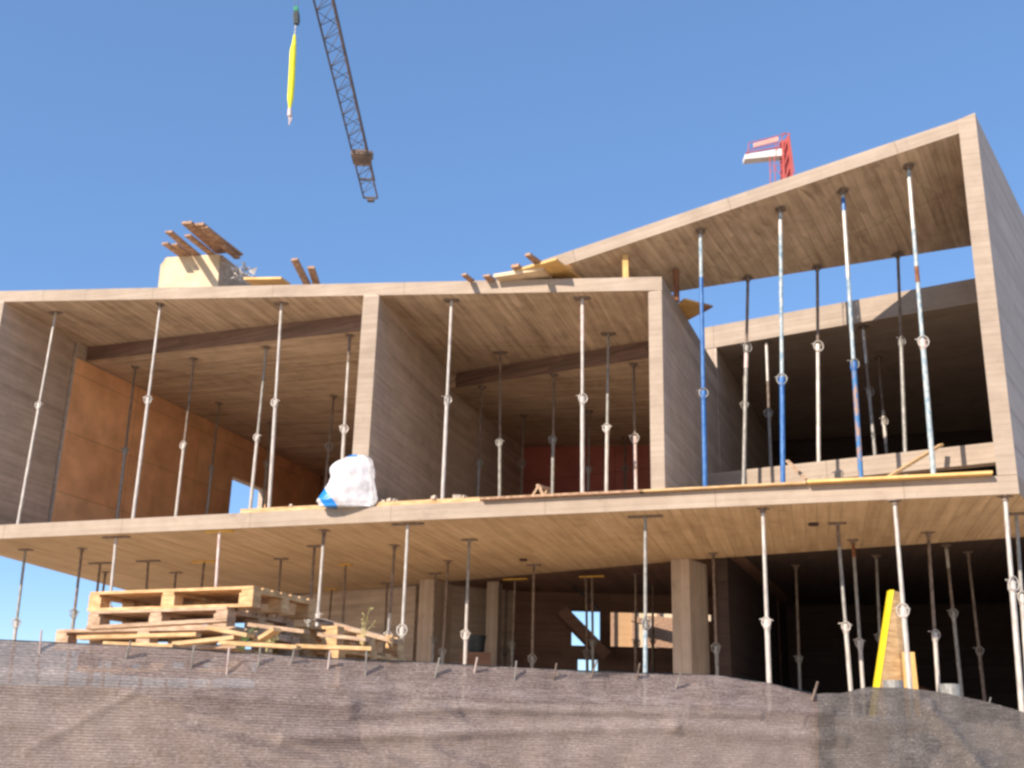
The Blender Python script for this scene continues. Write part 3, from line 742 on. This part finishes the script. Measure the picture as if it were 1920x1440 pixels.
mb.prism([V((p.x, p.y, rtop(p.x, p.y))) for p in q], [V((p.x, p.y, tz)) for p in q]); mb.build('side_panel', M['wood_old'], box)
# boards stacked on the box, sticking out towards the street
brd = [(316, 434, 13, 0, 1), (352, 441, 12, .0, 1), (309, 456, 12, .0, 1), (350, 417, 18, .10, 2), (372, 420, 19, .10, 2), (384, 426, 11, .05, 1), (416, 458, 11, 0, 1), (327, 458, 10, 0, 1)]
for i, (px, py, w, dz, k) in enumerate(brd):
    w *= 1.15
    zz = tz + .03 + dz; a = hz(px, py, zz); dr = azd(14 + (i % 3) * 2.0)
    L = max(.45, Yx - a.y + .05)
    if a.y > Yx - .1: a = a - dr * 0
    pos = ['resting at the left corner', 'second low board', 'lowest at the far left', 'topmost left one', 'topmost in the middle', 'topmost right one', 'at the right corner', 'narrow one near the left corner'][i]
    board('roof_board', a, a + dr * L, w * .0092, .035 * (1.3 if k == 2 else 1), 'wood_dark', f'brown board on the plywood formwork box, {pos}', 'board', 'boards piled on the formwork box')
# tangled plastic beside the box
c = aty(458, 531, 18.75)
mb = MB(); random.seed(3)
for k in range(46):
    t = random.uniform(0, 2 * math.pi); rr2 = random.uniform(.03, .26); z = random.uniform(.02, .42) * (1 - rr2)
    p = c + V((rr2 * math.cos(t), .2 * math.sin(t), z)); s = random.uniform(.03, .09)
    q = [p + V((random.uniform(-s, s), random.uniform(-s, s), random.uniform(-s, s))) for _ in range(4)]
    mb.poly(q[:3]); mb.poly([q[0], q[2], q[3]]); mb.poly([q[0], q[3], q[1]]); mb.poly([q[1], q[3], q[2]])
tag(mb.build('crumpled_plastic', TUBE['white'], origin=c), 'crumpled whitish plastic sheet heaped beside the formwork box', 'plastic sheet')
a = aty(466, 528, 18.5); b = aty(536, 527, 18.2)
board('flat_plank', a, b, .3, .04, 'ply_yellow', 'short yellow plank lying on the left roof beside the crumpled plastic', 'plank')
for i, (px, py, px2, py2, lab) in enumerate(((552, 486, 590, 530, 'upper weathered board sticking out over the left roof edge, pale end'), (583, 501, 604, 530, 'lower weathered board sticking out over the left roof edge'))):
    a = aty(px, py, 17.6); b = aty(px2, py2, 18.35)
    b.z = rtop(b.x, b.y) + .03
    board('roof_board', a, b, .12, .05, 'wood_dark', lab, 'board', 'boards sticking out over the left roof')
# planks and plywood at the foot of the rising roof
def flat(pts, z, th, mat, name, label, cat, grp=None):
    mb = MB(); q = [hz(x, y, z) for x, y in pts]
    mb.prism(q, [p + V((0, 0, th)) for p in q], azd(14), azd(14))
    return tag(mb.build(name, M[mat], origin=q[0], bevel=.002), label, cat, grp)
GP = 'formwork sheets at the foot of the rising roof'
flat([(965, 509), (1043, 487), (1090, 524), (1010, 530)], 8.71, .03, 'ply_yellow', 'plywood_sheet', 'yellow plywood sheet jutting out at the foot of the rising roof', 'plywood', GP)
flat([(925, 520), (1018, 506), (1035, 524), (945, 534)], 8.66, .06, 'ply_box', 'plywood_sheet', 'pale lower plywood sheet jutting out left of the yellow sheet', 'plywood', GP)
flat([(984, 480), (994, 478), (1035, 508), (1020, 512)], 8.75, .04, 'wood_dark', 'roof_board', 'brown board crossing over the yellow plywood sheet by the rising roof', 'board', GP)
flat([(958, 502), (972, 499), (990, 516), (975, 518)], 8.73, .05, 'wood_dark', 'roof_board', 'short brown board poking out left of the yellow plywood sheet', 'board', GP)
flat([(865, 517), (874, 515), (890, 528), (880, 530)], 8.69, .03, 'wood_dark', 'roof_board', 'small brown board end on the roof, farthest left of the plywood sheets', 'board', GP)
flat([(905, 519), (918, 517), (930, 528), (915, 530)], 8.68, .03, 'wood_dark', 'roof_board', 'small brown board end on the roof just left of the pale plywood', 'board', GP)
flat([(1268, 573), (1284, 562), (1317, 571), (1314, 588), (1288, 602)], 8.45, .03, 'ply_yellow', 'plywood_sheet', 'yellow plywood piece lying on the box wall under the rising roof', 'plywood')
flat([(1300, 574), (1316, 570), (1337, 576), (1316, 588)], 8.485, .03, 'wood_dark', 'roof_board', 'pointed brown board on top of the yellow plywood piece on the box wall', 'board')
a = on(FRONT, 1166, 520) + FN * .25; a.z = rtop(a.x, a.y); T = on(ROOF_R, 1166, 468)
board('timber_post', a, V((a.x - .01, a.y, zat(ROOF_R, a.x, a.y))), .085, .085, 'ply_yellow', 'short yellow timber post propping the low end of the rising roof', 'post', bevel=.004)
a = hz(1268, 545, 8.6); a.z = rtop(a.x, a.y)
tp = V((a.x, a.y, R2L.lerp(R2R, .2).z + .05))
mb = MB(); mb.tube(a, tp, .05, 12); tag(mb.build('red_post', TUBE['rust'], origin=a), 'short rusty red post under the rear edge of the rising roof', 'post')

# ---------------------------------------------------------------- pallets
def pallet(name, org, ang, L, W, label, mat, n=7, tilt=0, grp='wooden pallets stacked behind the fence'):
    """org: front right bottom corner; L runs left along the front, W goes back"""
    root = bpy.data.objects.new(name, None); COL.objects.link(root); root.location = org; root['_o'] = (0, 0, 0)
    root.rotation_euler = (tilt, 0, ang); tag(root, label, 'pallet', grp)
    H = .144
    def B(mb, x0, x1, y0, y1, z0, z1):
        mb.prism([(x0, y0, z0), (x1, y0, z0), (x1, y1, z0), (x0, y1, z0)], [(x0, y0, z1), (x1, y0, z1), (x1, y1, z1), (x0, y1, z1)], (1, 0, 0), (1, 0, 0))
    mb = MB()
    for k in range(n):
        y = k * (W - .1) / (n - 1); B(mb, -L + random.uniform(0, .01), random.uniform(-.01, 0), y, y + .095, H - .022, H)
    mb.build('deck', M[mat], root, bevel=.002)
    for x in (-L, -L / 2 - .05, -.1):
        mb = MB(); B(mb, x, x + .1, 0, W, H - .045, H - .0235); mb.build('stringer', M[mat], root)
    for x in (-L, -L / 2 - .06, -.12):
        for y in (0, W / 2 - .05, W - .1):
            mb = MB(); B(mb, x + .002, x + .118, y + .002, y + .098, .0225, H - .0455); mb.build('block', M[mat], root)
    for y in (0, W / 2 - .05, W - .1):
        mb = MB(); B(mb, -L, 0, y, y + .1, 0, .022); mb.build('bottom_board', M[mat], root)
    return root
# top pallet corner
Yp = 7.9
cpt = aty(476, 1098, Yp); ztop = cpt.z
lpt = hz(175, 1120, ztop); bpt = hz(592, 1132, ztop)
dL = (cpt - lpt); angp = math.atan2(dL.y, dL.x); Lp = dL.length; Wp = (bpt - cpt).length
angp = rad(-24); Lp = 1.49; Wd = .8
zt = ztop - .144
o1 = V((cpt.x, cpt.y, zt))
pallet('pallet', o1, angp, Lp, Wd, 'topmost pale wooden pallet of the large stack behind the fence', 'wood_pallet')
z = zt - .146
pallet('pallet', V((cpt.x - .17, cpt.y + .02, z)), angp - rad(1), Lp * .86, Wd, 'second pallet from the top of the large stack', 'wood_old')
z -= .146
pallet('pallet', V((cpt.x - .06, cpt.y - .1, z)), angp + rad(2), Lp * 1.06, Wd, 'third pallet from the top, sticking out left of the large stack', 'wood_old')
z -= .146
pallet('pallet', V((cpt.x - .02, cpt.y + .0, z)), angp, Lp * 1.0, Wd, 'fourth pallet from the top of the large stack, just above the netting', 'wood_pallet')
zz = z
k = 0
while zz - .146 > ZG + .02 and k < 6:
    zz -= .146; k += 1
    pallet('pallet', V((cpt.x - .02 * k, cpt.y + .03, zz)), angp + rad(k % 2), Lp, Wd, f'{["fifth","sixth","seventh","eighth","ninth","tenth"][k-1]} pallet from the top of the large stack, behind the netting', 'wood_old')
base_block_z = zz
# smaller stack to the right
r_z = aty(570, 1170, 8.6).z
c2 = aty(665, 1180, 8.5)
for k in range(3):
    pallet('pallet', V((aty(640, 1180, 8.7).x + .02 * k, 8.5, r_z - .16 - .146 * k)), rad(-25), .62, 1.0, ['topmost', 'middle', 'lowest'][k] + ' pallet of the small stack right of the large one', 'wood_pallet', 5)
a = aty(600, 1163, 8.9); b = aty(745, 1203, 8.5)
board('leaning_board', a, b, .12, .03, 'wood_old', 'long brown board sloping down over the small pallet stack', 'board')
for i, px in enumerate((668, 722)):
    a = aty(px, 1190, 8.35); mb = MB()
    q = [a, a + V((.055, 0, 0)), a + V((.05, 0, -.085))]; mb.prism([p + V((0, .12, 0)) for p in q], q)
    tag(mb.build('timber_wedge', M['wood_pallet'], origin=a), ('left' if i == 0 else 'right') + ' pale triangular wedge lying by the small pallet stack', 'wedge', 'wedges by the small pallet stack')

for i in range(0):
    px = random.uniform(170, 560); py = random.uniform(1150, 1212); Y = random.uniform(7.35, 7.75) if px > 430 else random.uniform(7.9, 8.25) - (px - 200) * .002
    a = aty(px, py, Y); an = random.choice([angp, angp + rad(random.uniform(-14, 14)), rad(random.uniform(40, 75))]); L = random.uniform(.35, 1.0)
    d = V((math.cos(an), math.sin(an), random.uniform(-.06, .05))) * L
    if i % 3 == 2: a.z -= .02
    LB.append((a - d * .5, a + d * .5))
for i, (px0, py0, px1, py1, Y, w) in enumerate(((150, 1196, 372, 1190, 7.55, .09), (330, 1208, 445, 1196, 7.35, .10), (168, 1178, 430, 1163, 7.7, .10), (415, 1205, 560, 1214, 7.25, .08), (395, 1178, 470, 1192, 7.3, .09), (470, 1172, 575, 1185, 7.6, .09), (560, 1212, 700, 1217, 7.6, .09), (478, 1206, 520, 1180, 7.3, .07), (600, 1190, 690, 1200, 7.9, .08), (200, 1207, 330, 1212, 7.3, .09))):
    a = aty(px0, py0, Y + .12); b = aty(px1, py1, Y)
    board('loose_board', a, b, w, .024, ['wood_pallet', 'wood_old', 'wood'][(i * 2) % 3], ['long pale board at the lower left of the pallet heap', 'short plain board above the netting under the pallets', 'thin board lying between second and third pallet at left', 'board lying at the foot of the gap between pallet stacks', 'short board end poking out right of the third pallet', 'tilted board below the right side of the top pallet', 'board lying low in front of the small pallet stack', 'short board standing askew between the pallet stacks', 'short board on the right part of the small stack', 'low board just above the netting at the left of the heap'][i], 'board', 'loose boards in the pallet heap')
# weeds by the pallets
def weed(px, py, Y, h, n, mat, label, name='weed'):
    c = aty(px, py, Y); mb = MB(); random.seed(int(px))
    zb = c.z - h * .6
    for k in range(n):
        a = random.uniform(0, 6.28); ln = h * random.uniform(.5, 1.15); p = V((c.x + random.uniform(-.05, .05), Y + random.uniform(-.05, .05), zb)); dx = V((math.cos(a) * .22, math.sin(a) * .1, 1)).normalized()
        pts = [p, p + dx * ln * .5, p + dx * ln + V((.04 * math.cos(a), 0, -.02))]
        mb.tube(pts[0], pts[1], .0035, 4, .0025); mb.tube(pts[1], pts[2], .0025, 4, .001)
        for j in range(7):
            q = pts[0].lerp(pts[2], random.uniform(.35, 1)); s = random.uniform(.008, .02); d = V((random.uniform(-1, 1), random.uniform(-1, 1), random.uniform(-.2, 1))).normalized() * s * 2.2
            e = d.orthogonal().normalized() * s * .5; mb.poly([q, q + d * .5 + e, q + d, q + d * .5 - e])
    tag(mb.build(name, M[mat], origin=V((c.x, Y, zb))), label, 'weed')
weed(688, 1165, 8.2, .27, 4, 'straw', 'thin dry grass stalks rising beside the small pallet stack')
weed(455, 1190, 7.62, .17, 6, 'green', 'green leafy weed growing at the right end of the large pallet stack')
weed(500, 1195, 7.62, .15, 5, 'straw', 'dry weed between the two pallet stacks')
c = aty(462, 1212, 7.6)

# yellow edged formwork panel leaning in the dark opening
Y0 = 15.35
a = aty(1669, 1106, Y0); b = aty(1640, 1300, Y0 - .1); d = (b - a); k = (a.z - ZG) / (a.z - b.z); b = a + d * k
lp = thing('shutter_panel', b, 'tall brown formwork panel with bright yellow edge leaning in the dark ground floor opening', 'formwork panel')
mb = MB(); wE = .055
q = [a, a + V((wE, 0, 0)), b + V((wE, 0, 0)), b]; mb.prism([p + V((0, .0, 0)) for p in reversed(q)], [p + V((0, .12, 0)) for p in reversed(q)]); mb.build('yellow_edge', M['yellow_paint'], lp)
mb = MB(); q = [a + V((wE + .002, .01, -.01)), a + V((.19, .09, -.02)), b + V((.52, .16, 0)), b + V((wE + .002, .01, 0))]
mb.prism([p for p in reversed(q)], [p + V((0, .06, 0)) for p in reversed(q)]); mb.build('plywood_face', M['wood'], lp)
a2 = aty(1693, 1222, Y0 - .08); mb = MB(); q = [a2, a2 + V((.16, .02, 0)), a2 + V((.19, .02, -1.2)), a2 + V((-.02, 0, -1.2))]
mb.prism(list(reversed(q)), [p + V((0, .04, 0)) for p in reversed(q)])
tag(mb.build('plywood_offcut', M['ply_yellow'], origin=a2 + V((0, 0, -1.2))), 'small yellow plywood offcut standing at the foot of the leaning panel', 'plywood')
def lathe(name, c, prof, mat, label, cat):
    mb = MB(); n = 20
    for (r0, z0), (r1, z1) in zip(prof, prof[1:]):
        A = [c + V((r0 * math.cos(6.2832 * k / n), r0 * math.sin(6.2832 * k / n), z0)) for k in range(n)]; B = [c + V((r1 * math.cos(6.2832 * k / n), r1 * math.sin(6.2832 * k / n), z1)) for k in range(n)]
        for k in range(n): mb.poly([A[k], A[(k + 1) % n], B[(k + 1) % n], B[k]])
    return tag(mb.build(name, mat, origin=c, smooth=True), label, cat)
c = aty(892, 1224, 21.5)
lathe('rubber_bucket', c, [(.001, 0), (.14, 0), (.19, .3), (.2, .31), (.17, .29), (.12, .03), (.001, .03)], M['black'], 'black rubber bucket on a block pile behind the middle props', 'bucket')
mb = MB(); mb.prism([V((c.x - .3, c.y - .25, ZG - .1)), V((c.x + .3, c.y - .25, ZG - .1)), V((c.x + .3, c.y + .25, ZG - .1)), V((c.x - .3, c.y + .25, ZG - .1))], [V((c.x - .28, c.y - .25, c.z - .003)), V((c.x + .28, c.y - .2, c.z - .003)), V((c.x + .28, c.y + .25, c.z - .003)), V((c.x - .3, c.y + .25, c.z - .003))])
tag(mb.build('block_pile', M['dim_brown'], origin=V((c.x, c.y, ZG))), 'brown block pile under the black rubber bucket', 'blocks')
c = aty(1727, 1310, 21)
lathe('red_canister', V((c.x, c.y, ZG)), [(.001, 0), (.2, 0), (.22, .1), (.22, c.z - ZG + .05), (.16, c.z - ZG + .17), (.05, c.z - ZG + .22), (.001, c.z - ZG + .22)], TUBE['rust'], 'dull red canister in the dark ground floor right of the leaning panel', 'canister')
# pipes behind the netting
for i, (px, py) in enumerate(((1674, 1276), (1780, 1283))):
    c = aty(px, py, 10.2); mb = MB(); n = 24
    mb.tube(V((c.x, c.y, ZG - .4)), c, .085, n); ob = mb.build('steel_pipe', TUBE['grey'], origin=V((c.x, c.y, ZG - .4)))
    tag(ob, ('left' if i == 0 else 'right') + ' grey upright pipe stub rising behind the dark netting', 'pipe', 'pipe stubs behind the netting')

# ---------------------------------------------------------------- site fence with shade netting
FPL, FDr = vplane((-3.4, 6.4), (5.0, 9.6)); FNn = FPL[1]
TOP = [(-200, 1196), (0, 1200), (130, 1206), (330, 1215), (560, 1232), (760, 1240), (1000, 1254), (1200, 1262), (1340, 1266), (1440, 1281), (1500, 1295), (1524, 1301), (1570, 1300), (1615, 1289), (1690, 1290), (1760, 1299), (1850, 1318), (1920, 1338), (2150, 1375)]
def ytop(x):
    for (a, b), (c, d) in zip(TOP, TOP[1:]):
        if a <= x <= c:
            t = (x - a) / (c - a); return b + (d - b) * t
    return TOP[-1][1]
fence = thing('site_fence', V((0.5, 7.9, 0)), 'brown and grey shade netting fence with rod stakes along the building site', 'fence')
def creases(s, z):
    d = 0.0
    for (s0, z0, s1, z1, w, h) in ((-1.5, 1.93, 6.2, 1.90, .03, .016), (2.6, 1.76, 3.3, 1.83, .02, .014), (3.3, 1.83, 5.6, 1.86, .02, .016), (2.2, 1.62, 4.9, 1.76, .035, .03), (4.9, 1.76, 6.3, 1.72, .06, .03), (0.0, 1.88, 2.6, 1.83, .05, .02), (2.6, 1.83, 5.0, 1.88, .06, .02), (1.3, 1.85, .75, 1.5, .02, .012), (7.1, 1.95, 7.6, 1.45, .06, .05), (7.9, 1.8, 8.8, 1.6, .07, .03), (5.2, 1.9, 7.0, 1.82, .05, .02)):
        ax, az = s1 - s0, z1 - z0; L2 = ax * ax + az * az
        t = max(0, min(1, ((s - s0) * ax + (z - z0) * az) / L2)); dd = math.hypot(s - s0 - ax * t, z - z0 - az * t)
        d += h * math.exp(-(dd / w) ** 2)
    return d
def net(px0, px1, mat, push, name, label):
    mb = MB(); a = on(FPL, px0, ytop(px0)); b = on(FPL, px1, ytop(px1)); sa = (a - FPL[0]).dot(FDr); sb = (b - FPL[0]).dot(FDr)
    nx = int((sb - sa) / .016); nz = 84
    me_v = []; uvs = []
    # table of top heights along s
    tab = []
    for k in range(0, 241):
        px = px0 + (px1 - px0) * k / 240; p = on(FPL, px, ytop(px)); tab.append(((p - FPL[0]).dot(FDr), p.z))
    def tz_(s):
        lo = 0
        for i in range(len(tab) - 1):
            if tab[i][0] <= s <= tab[i + 1][0]:
                t = (s - tab[i][0]) / (tab[i + 1][0] - tab[i][0]); return tab[i][1] * (1 - t) + tab[i + 1][1] * t
        return tab[-1][1] if s > tab[-1][0] else tab[0][1]
    for i in range(nx + 1):
        s = sa + (sb - sa) * i / nx; zt = tz_(s) + .004 * noise.noise(V((s * 9, 0, 3)))
        for j in range(nz + 1):
            t = j / nz; t2 = t * t; z = zt + (.15 - zt) * (t * .45 + t2 * .55)
            w = noise.fractal(V((s * .9, z * 1.3, push * 30)), .8, 2, 4) * .03 + noise.noise(V((s * 5 + z * 2, z * 2.2, 4))) * .012
            w += creases(s, z)
            if t < .03: w *= .6
            p = FPL[0] + FDr * s - FNn * (w + push); p.z = z
            me_v.append(p); uvs.append((s, z))
    fs = []
    for i in range(nx):
        for j in range(nz):
            q = i * (nz + 1) + j; fs.append((q, q + nz + 1, q + nz + 2, q + 1))
    me = bpy.data.meshes.new(name); o0 = V(fence['_o']); me.from_pydata([v - o0 for v in me_v], [], fs)
    uv = me.uv_layers.new(name='UVMap')
    for l in me.loops: uv.data[l.index].uv = uvs[l.vertex_index]
    for p in me.polygons: p.use_smooth = True
    me.materials.append(M[mat]); ob = bpy.data.objects.new(name, me); COL.objects.link(ob); ob.parent = fence; ob['label'] = label
net(-150, 1562, 'net', 0., 'netting', 'pinkish brown woven shade netting')
net(1524, 2100, 'net2', .05, 'netting', 'darker grey shade netting at the right')
# hem rope
mb = MB(); pts = [on(FPL, x, ytop(x)) - FNn * .0 + V((0, 0, .0)) for x in range(-150, 1540, 30)]
mb.path(pts, .004, 5); mb.build('hem_cord', M['black'], fence)
for i, (px, py) in enumerate(((78, 1183), (244, 1203), (362, 1212), (427, 1216), (486, 1214), (549, 1216), (615, 1222), (683, 1222), (819, 1234), (889, 1234), (962, 1240), (1037, 1245), (1112, 1240), (1192, 1245), (1268, 1262), (1524, 1279), (1847, 1308))):
    t = on(FPL, px, py) - FNn * .06; r = .0055 if i != 15 else .009
    e = t + V((random.uniform(-.04, .04), 0, -.32)) + FNn * random.uniform(.13, .2)
    mb = MB(); mb.tube(e, t, r, 8); mb.build('stake', TUBE['dark' if i in (11, 12, 13, 15) else 'grey' if i % 3 else 'pink'], fence)

# ---------------------------------------------------------------- dark steel crane jib overhead with sling
HJ = 31.6
def jp(px, py): return hz(px, py, HJ)
e0, e1 = jp(684, 371), jp(709, 369)
xl_, xr_ = -8.86, -8.06; yend = 58.4; ystart = 18.
jib = thing('crane_jib', V((-8.46, ystart, HJ)), 'dark lattice crane jib reaching overhead against the blue sky', 'crane')
TOPZ = HJ + .85; xm = (xl_ + xr_) / 2
def chord(name, x, z, mat, r, y1=yend):
    mb = MB(); mb.bar((x, ystart, z), (x, y1, z), r, r, side=(1, 0, 0)); mb.build(name, M[mat], jib)
chord('lower_chord', xl_, HJ, 'crane_steel', .075); chord('lower_chord', xr_, HJ, 'crane_brown', .075); chord('upper_chord', xm + .22, TOPZ, 'crane_steel', .09, yend - .5)
mb = MB(); y = ystart; k = 0; st_ = 1.05
while y < yend - st_:
    a, b = (xl_, xr_) if k % 2 == 0 else (xr_, xl_)
    mb.tube((a, y, HJ), (b, y + st_, HJ), .016, 6)
    for x in (xl_, xr_): mb.tube((x, y, HJ), (xm + .22, y + st_ / 2, TOPZ), .02, 6); mb.tube((xm + .22, y + st_ / 2, TOPZ), (x, y + st_, HJ), .02, 6)
    y += st_; k += 1
mb.build('bracing', M['crane_steel'], jib)
mb = MB()
for yy in (yend, yend - 2.2): mb.bar((xl_, yy, HJ), (xr_, yy, HJ), .1, .1)
mb.bar((xl_ + .2, yend + .12, HJ - .05), (xr_ - .2, yend + .12, HJ - .05), .3, .22); mb.build('end_frame', M['crane_steel'], jib)
yt = jp(680, 293).y
mb = MB(); mb.bar((xl_ - .05, yt, HJ - .12), (xr_ + .15, yt, HJ - .12), 1.1, .16)
mb.bar((xr_ + .02, yt - .3, HJ - .1), (xr_ + .3, yt - .3, HJ - .1), .35, .35); mb.bar((xl_, yt - .75, HJ - .1), (xr_, yt - .75, HJ - .1), .1, .12); mb.bar((xl_, yt + .75, HJ - .1), (xr_, yt + .75, HJ - .1), .1, .12)
mb.build('trolley', M['crane_brown'], jib)
# hook block and sling
Yh = 38.1
def hp_(px, py): return aty(px, py, Yh)
hb = thing('hook_block', hp_(555, 48), 'small black hook block with green top hanging beside the crane jib', 'hook')
mb = MB(); a = hp_(556, 46); b = hp_(555.5, 22); mb.bar(a, b, .2, .16); mb.bar(a + V((0, 0, .1)), b - V((0, 0, .1)), .26, .1); mb.build('block_body', M['black'], hb, bevel=.02)
mb = MB(); mb.bar(b, hp_(555, 13), .18, .14); mb.build('green_cap', M['greenp'], hb, bevel=.02)
mb = MB(); tt = hp_(555, 14); mb.tube(tt + V((-.06, 0, 0)), V((tt.x - .2, tt.y, HJ)), .012, 6); mb.tube(tt + V((.06, 0, 0)), V((tt.x + .2, tt.y, HJ)), .012, 6); mb.build('hoist_rope', M['black'], hb)
sg = thing('lifting_sling', hp_(543, 232), 'long bright yellow lifting sling hanging from the hook block', 'sling')
mb = MB(); mb.tube(hp_(554.5, 46), hp_(552.5, 68), .025, 6); mb.build('shackle', TUBE['grey'], sg)
mb = MB(); P_ = [(552.5, 66, .05), (551.5, 82, .085), (549.5, 95, .125), (547, 150, .13), (544.5, 185, .12), (543.5, 200, .06), (543, 206, .04)]
for (x0, y0, r0a), (x1, y1, r1a) in zip(P_, P_[1:]): mb.tube(hp_(x0, y0), hp_(x1, y1), r0a, 12, r1a)
mb.build('webbing', M['sling'], sg)
mb = MB(); mb.tube(hp_(543, 204), hp_(543, 218), .075, 8, .09); mb.tube(hp_(543, 218), hp_(542.5, 234), .04, 8, .02); mb.path([hp_(540, 212), hp_(547, 214), hp_(546, 226), hp_(541, 232)], .02, 6); mb.build('end_hook', TUBE['pink'], sg)

# ---------------------------------------------------------------- red hoist standing on the rising roof
Yc = 16.35
def cp(px, py, dy=0): return aty(px, py, Yc + dy)
m0 = cp(1468, 345); m1 = cp(1489, 345); wM = m1.x - m0.x
def rt(x, y): return zat(ROOF_R, x, y) + .2
zr = rt(m0.x, Yc)
cr = thing('roof_hoist', V((m0.x, Yc, zr)), 'red steel hoist with white platform beam standing on the rising right roof', 'hoist')
mb = MB(); tp1, tp2 = cp(1467, 264), cp(1477, 256); ex = V((0, .19, 0))
b1 = V((m0.x, Yc, rt(m0.x, Yc))); b2 = V((m1.x + .01, Yc, rt(m1.x, Yc)))
for p, q in ((b1, tp1), (b2, tp2), (b1 + ex, tp1 + ex * .5), (b2 + ex, tp2 + ex * .5)): mb.bar(p, q, .035, .035)
for k in range(7):
    t, u = k / 7, (k + 1) / 7
    for e_ in (V((0, 0, 0)), ex): mb.bar(b1.lerp(tp1, t) + e_ * (1 - t * .5), b2.lerp(tp2, u) + e_ * (1 - u * .5), .025, .02)
    mb.bar(b1.lerp(tp1, u), b1.lerp(tp1, u) + ex * (1 - u * .5), .02, .02); mb.bar(b2.lerp(tp2, t), b2.lerp(tp2, u) + ex * (1 - u * .5), .02, .02)
mb.build('mast', M['red_paint'], cr)
mb = MB(); mb.prism([b1.lerp(tp1, .02) + V((.03, .03, 0)), b2 + V((-.02, .03, 0)), b2 + V((-.02, .05, 0)), b1 + V((.03, .05, 0))], [tp1 + V((.01, .03, 0)), tp2 + V((-.01, .03, 0)), tp2 + V((-.01, .05, 0)), tp1 + V((.01, .05, 0))]); mb.build('mast_plate', M['red_paint'], cr)
def slab_(x0, y0, x1, y1, h0, h1, dep, nm, mt, dy=0):
    a, b = cp(x0, y0, dy), cp(x1, y1, dy); e_ = V((0, dep, 0)); mb = MB()
    mb.prism([a, b, b + e_, a + e_], [a + V((0, 0, h0)), b + V((0, 0, h1)), b + V((0, 0, h1)) + e_, a + V((0, 0, h0)) + e_]); mb.build(nm, M[mt], cr, bevel=.004)
slab_(1397, 298, 1471, 291, .085, .135, .18, 'white_platform', 'white_paint')
slab_(1413, 276, 1460, 264, .075, .085, .02, 'red_panel', 'pink_panel', -.02)
mb = MB()
def ln(x0, y0, x1, y1, r=.007, dy=0): mb.tube(cp(x0, y0, dy), cp(x1, y1, dy), r, 6)
ln(1402, 290, 1404, 268); ln(1404, 268, 1478, 250); ln(1402, 281, 1470, 266); ln(1478, 250, 1480, 262); ln(1455, 262, 1455, 292); ln(1470, 250, 1457, 282)
ln(1402, 290, 1404, 268, dy=.18); ln(1404, 268, 1478, 250, dy=.18); ln(1398, 287, 1470, 274, .012); ln(1466, 250, 1482, 250); ln(1479, 250, 1489, 325, .012)
for px_ in (1443, 1452): mb.tube(cp(px_, 292), V((cp(px_, 345).x, Yc, rt(cp(px_, 345).x, Yc))), .008, 6)
ln(1444, 305, 1466, 330, .006); ln(1466, 300, 1444, 325, .006)
mb.build('railing', M['red_paint'], cr)

# ---------------------------------------------------------------- camera, sun, sky
cam = bpy.data.cameras.new('camera'); co = bpy.data.objects.new('camera', cam); COL.objects.link(co)
cam.sensor_width = 36; cam.lens = F_PX * 36 / 1920; cam.clip_end = 4000; cam.clip_start = .05
c_x = V((xv.x, yv.x, up.x)); c_y = V((xv.y, yv.y, up.y)); c_z = V((xv.z, yv.z, up.z))
m = Matrix((c_x, c_y, -c_z)).transposed().to_4x4(); m.translation = CAM; co.matrix_world = m
scene.camera = co
AZ, EL = 40., 31.
sun = bpy.data.lights.new('sun', 'SUN'); so = bpy.data.objects.new('sun', sun); COL.objects.link(so)
sun.energy = 4.4; sun.angle = rad(.53); sun.color = (1, .88, .74)
ld = V((math.sin(rad(AZ)) * math.cos(rad(EL)), math.cos(rad(AZ)) * math.cos(rad(EL)), -math.sin(rad(EL))))
so.rotation_euler = ld.to_track_quat('-Z', 'Y').to_euler(); so.location = (-20, -20, 30)
w = bpy.data.worlds.new('World'); scene.world = w; w.use_nodes = True; t = w.node_tree
sky = t.nodes.new('ShaderNodeTexSky'); sky.sky_type = 'NISHITA'; sky.sun_disc = False; sky.sun_elevation = rad(EL); sky.sun_rotation = rad(180 + AZ)
sky.air_density = 1.0; sky.dust_density = .25; sky.ozone_density = 2.2; sky.altitude = 1500
hs = t.nodes.new('ShaderNodeHueSaturation'); hs.inputs['Saturation'].default_value = 1.12; hs.inputs['Value'].default_value = .98
t.links.new(sky.outputs[0], hs.inputs['Color']); mxs = t.nodes.new('ShaderNodeMix'); mxs.data_type = 'RGBA'; mxs.inputs[0].default_value = .45; mxs.inputs[7].default_value = (.90, 1.65, 3.2, 1); t.links.new(hs.outputs[0], mxs.inputs[6]); t.links.new(mxs.outputs[2], t.nodes['Background'].inputs[0]); t.nodes['Background'].inputs[1].default_value = .15
scene.view_settings.view_transform = 'Standard'; scene.view_settings.look = 'None'; scene.view_settings.exposure = .66; scene.view_settings.gamma = 1
scene.cycles.max_bounces = 8; scene.cycles.diffuse_bounces = 6; scene.cycles.transparent_max_bounces = 12
scene.cycles.filter_width = 2.8
try: scene.cycles.use_denoising = True
except Exception: pass
for o in bpy.data.objects:
    if '_o' in o: del o['_o']
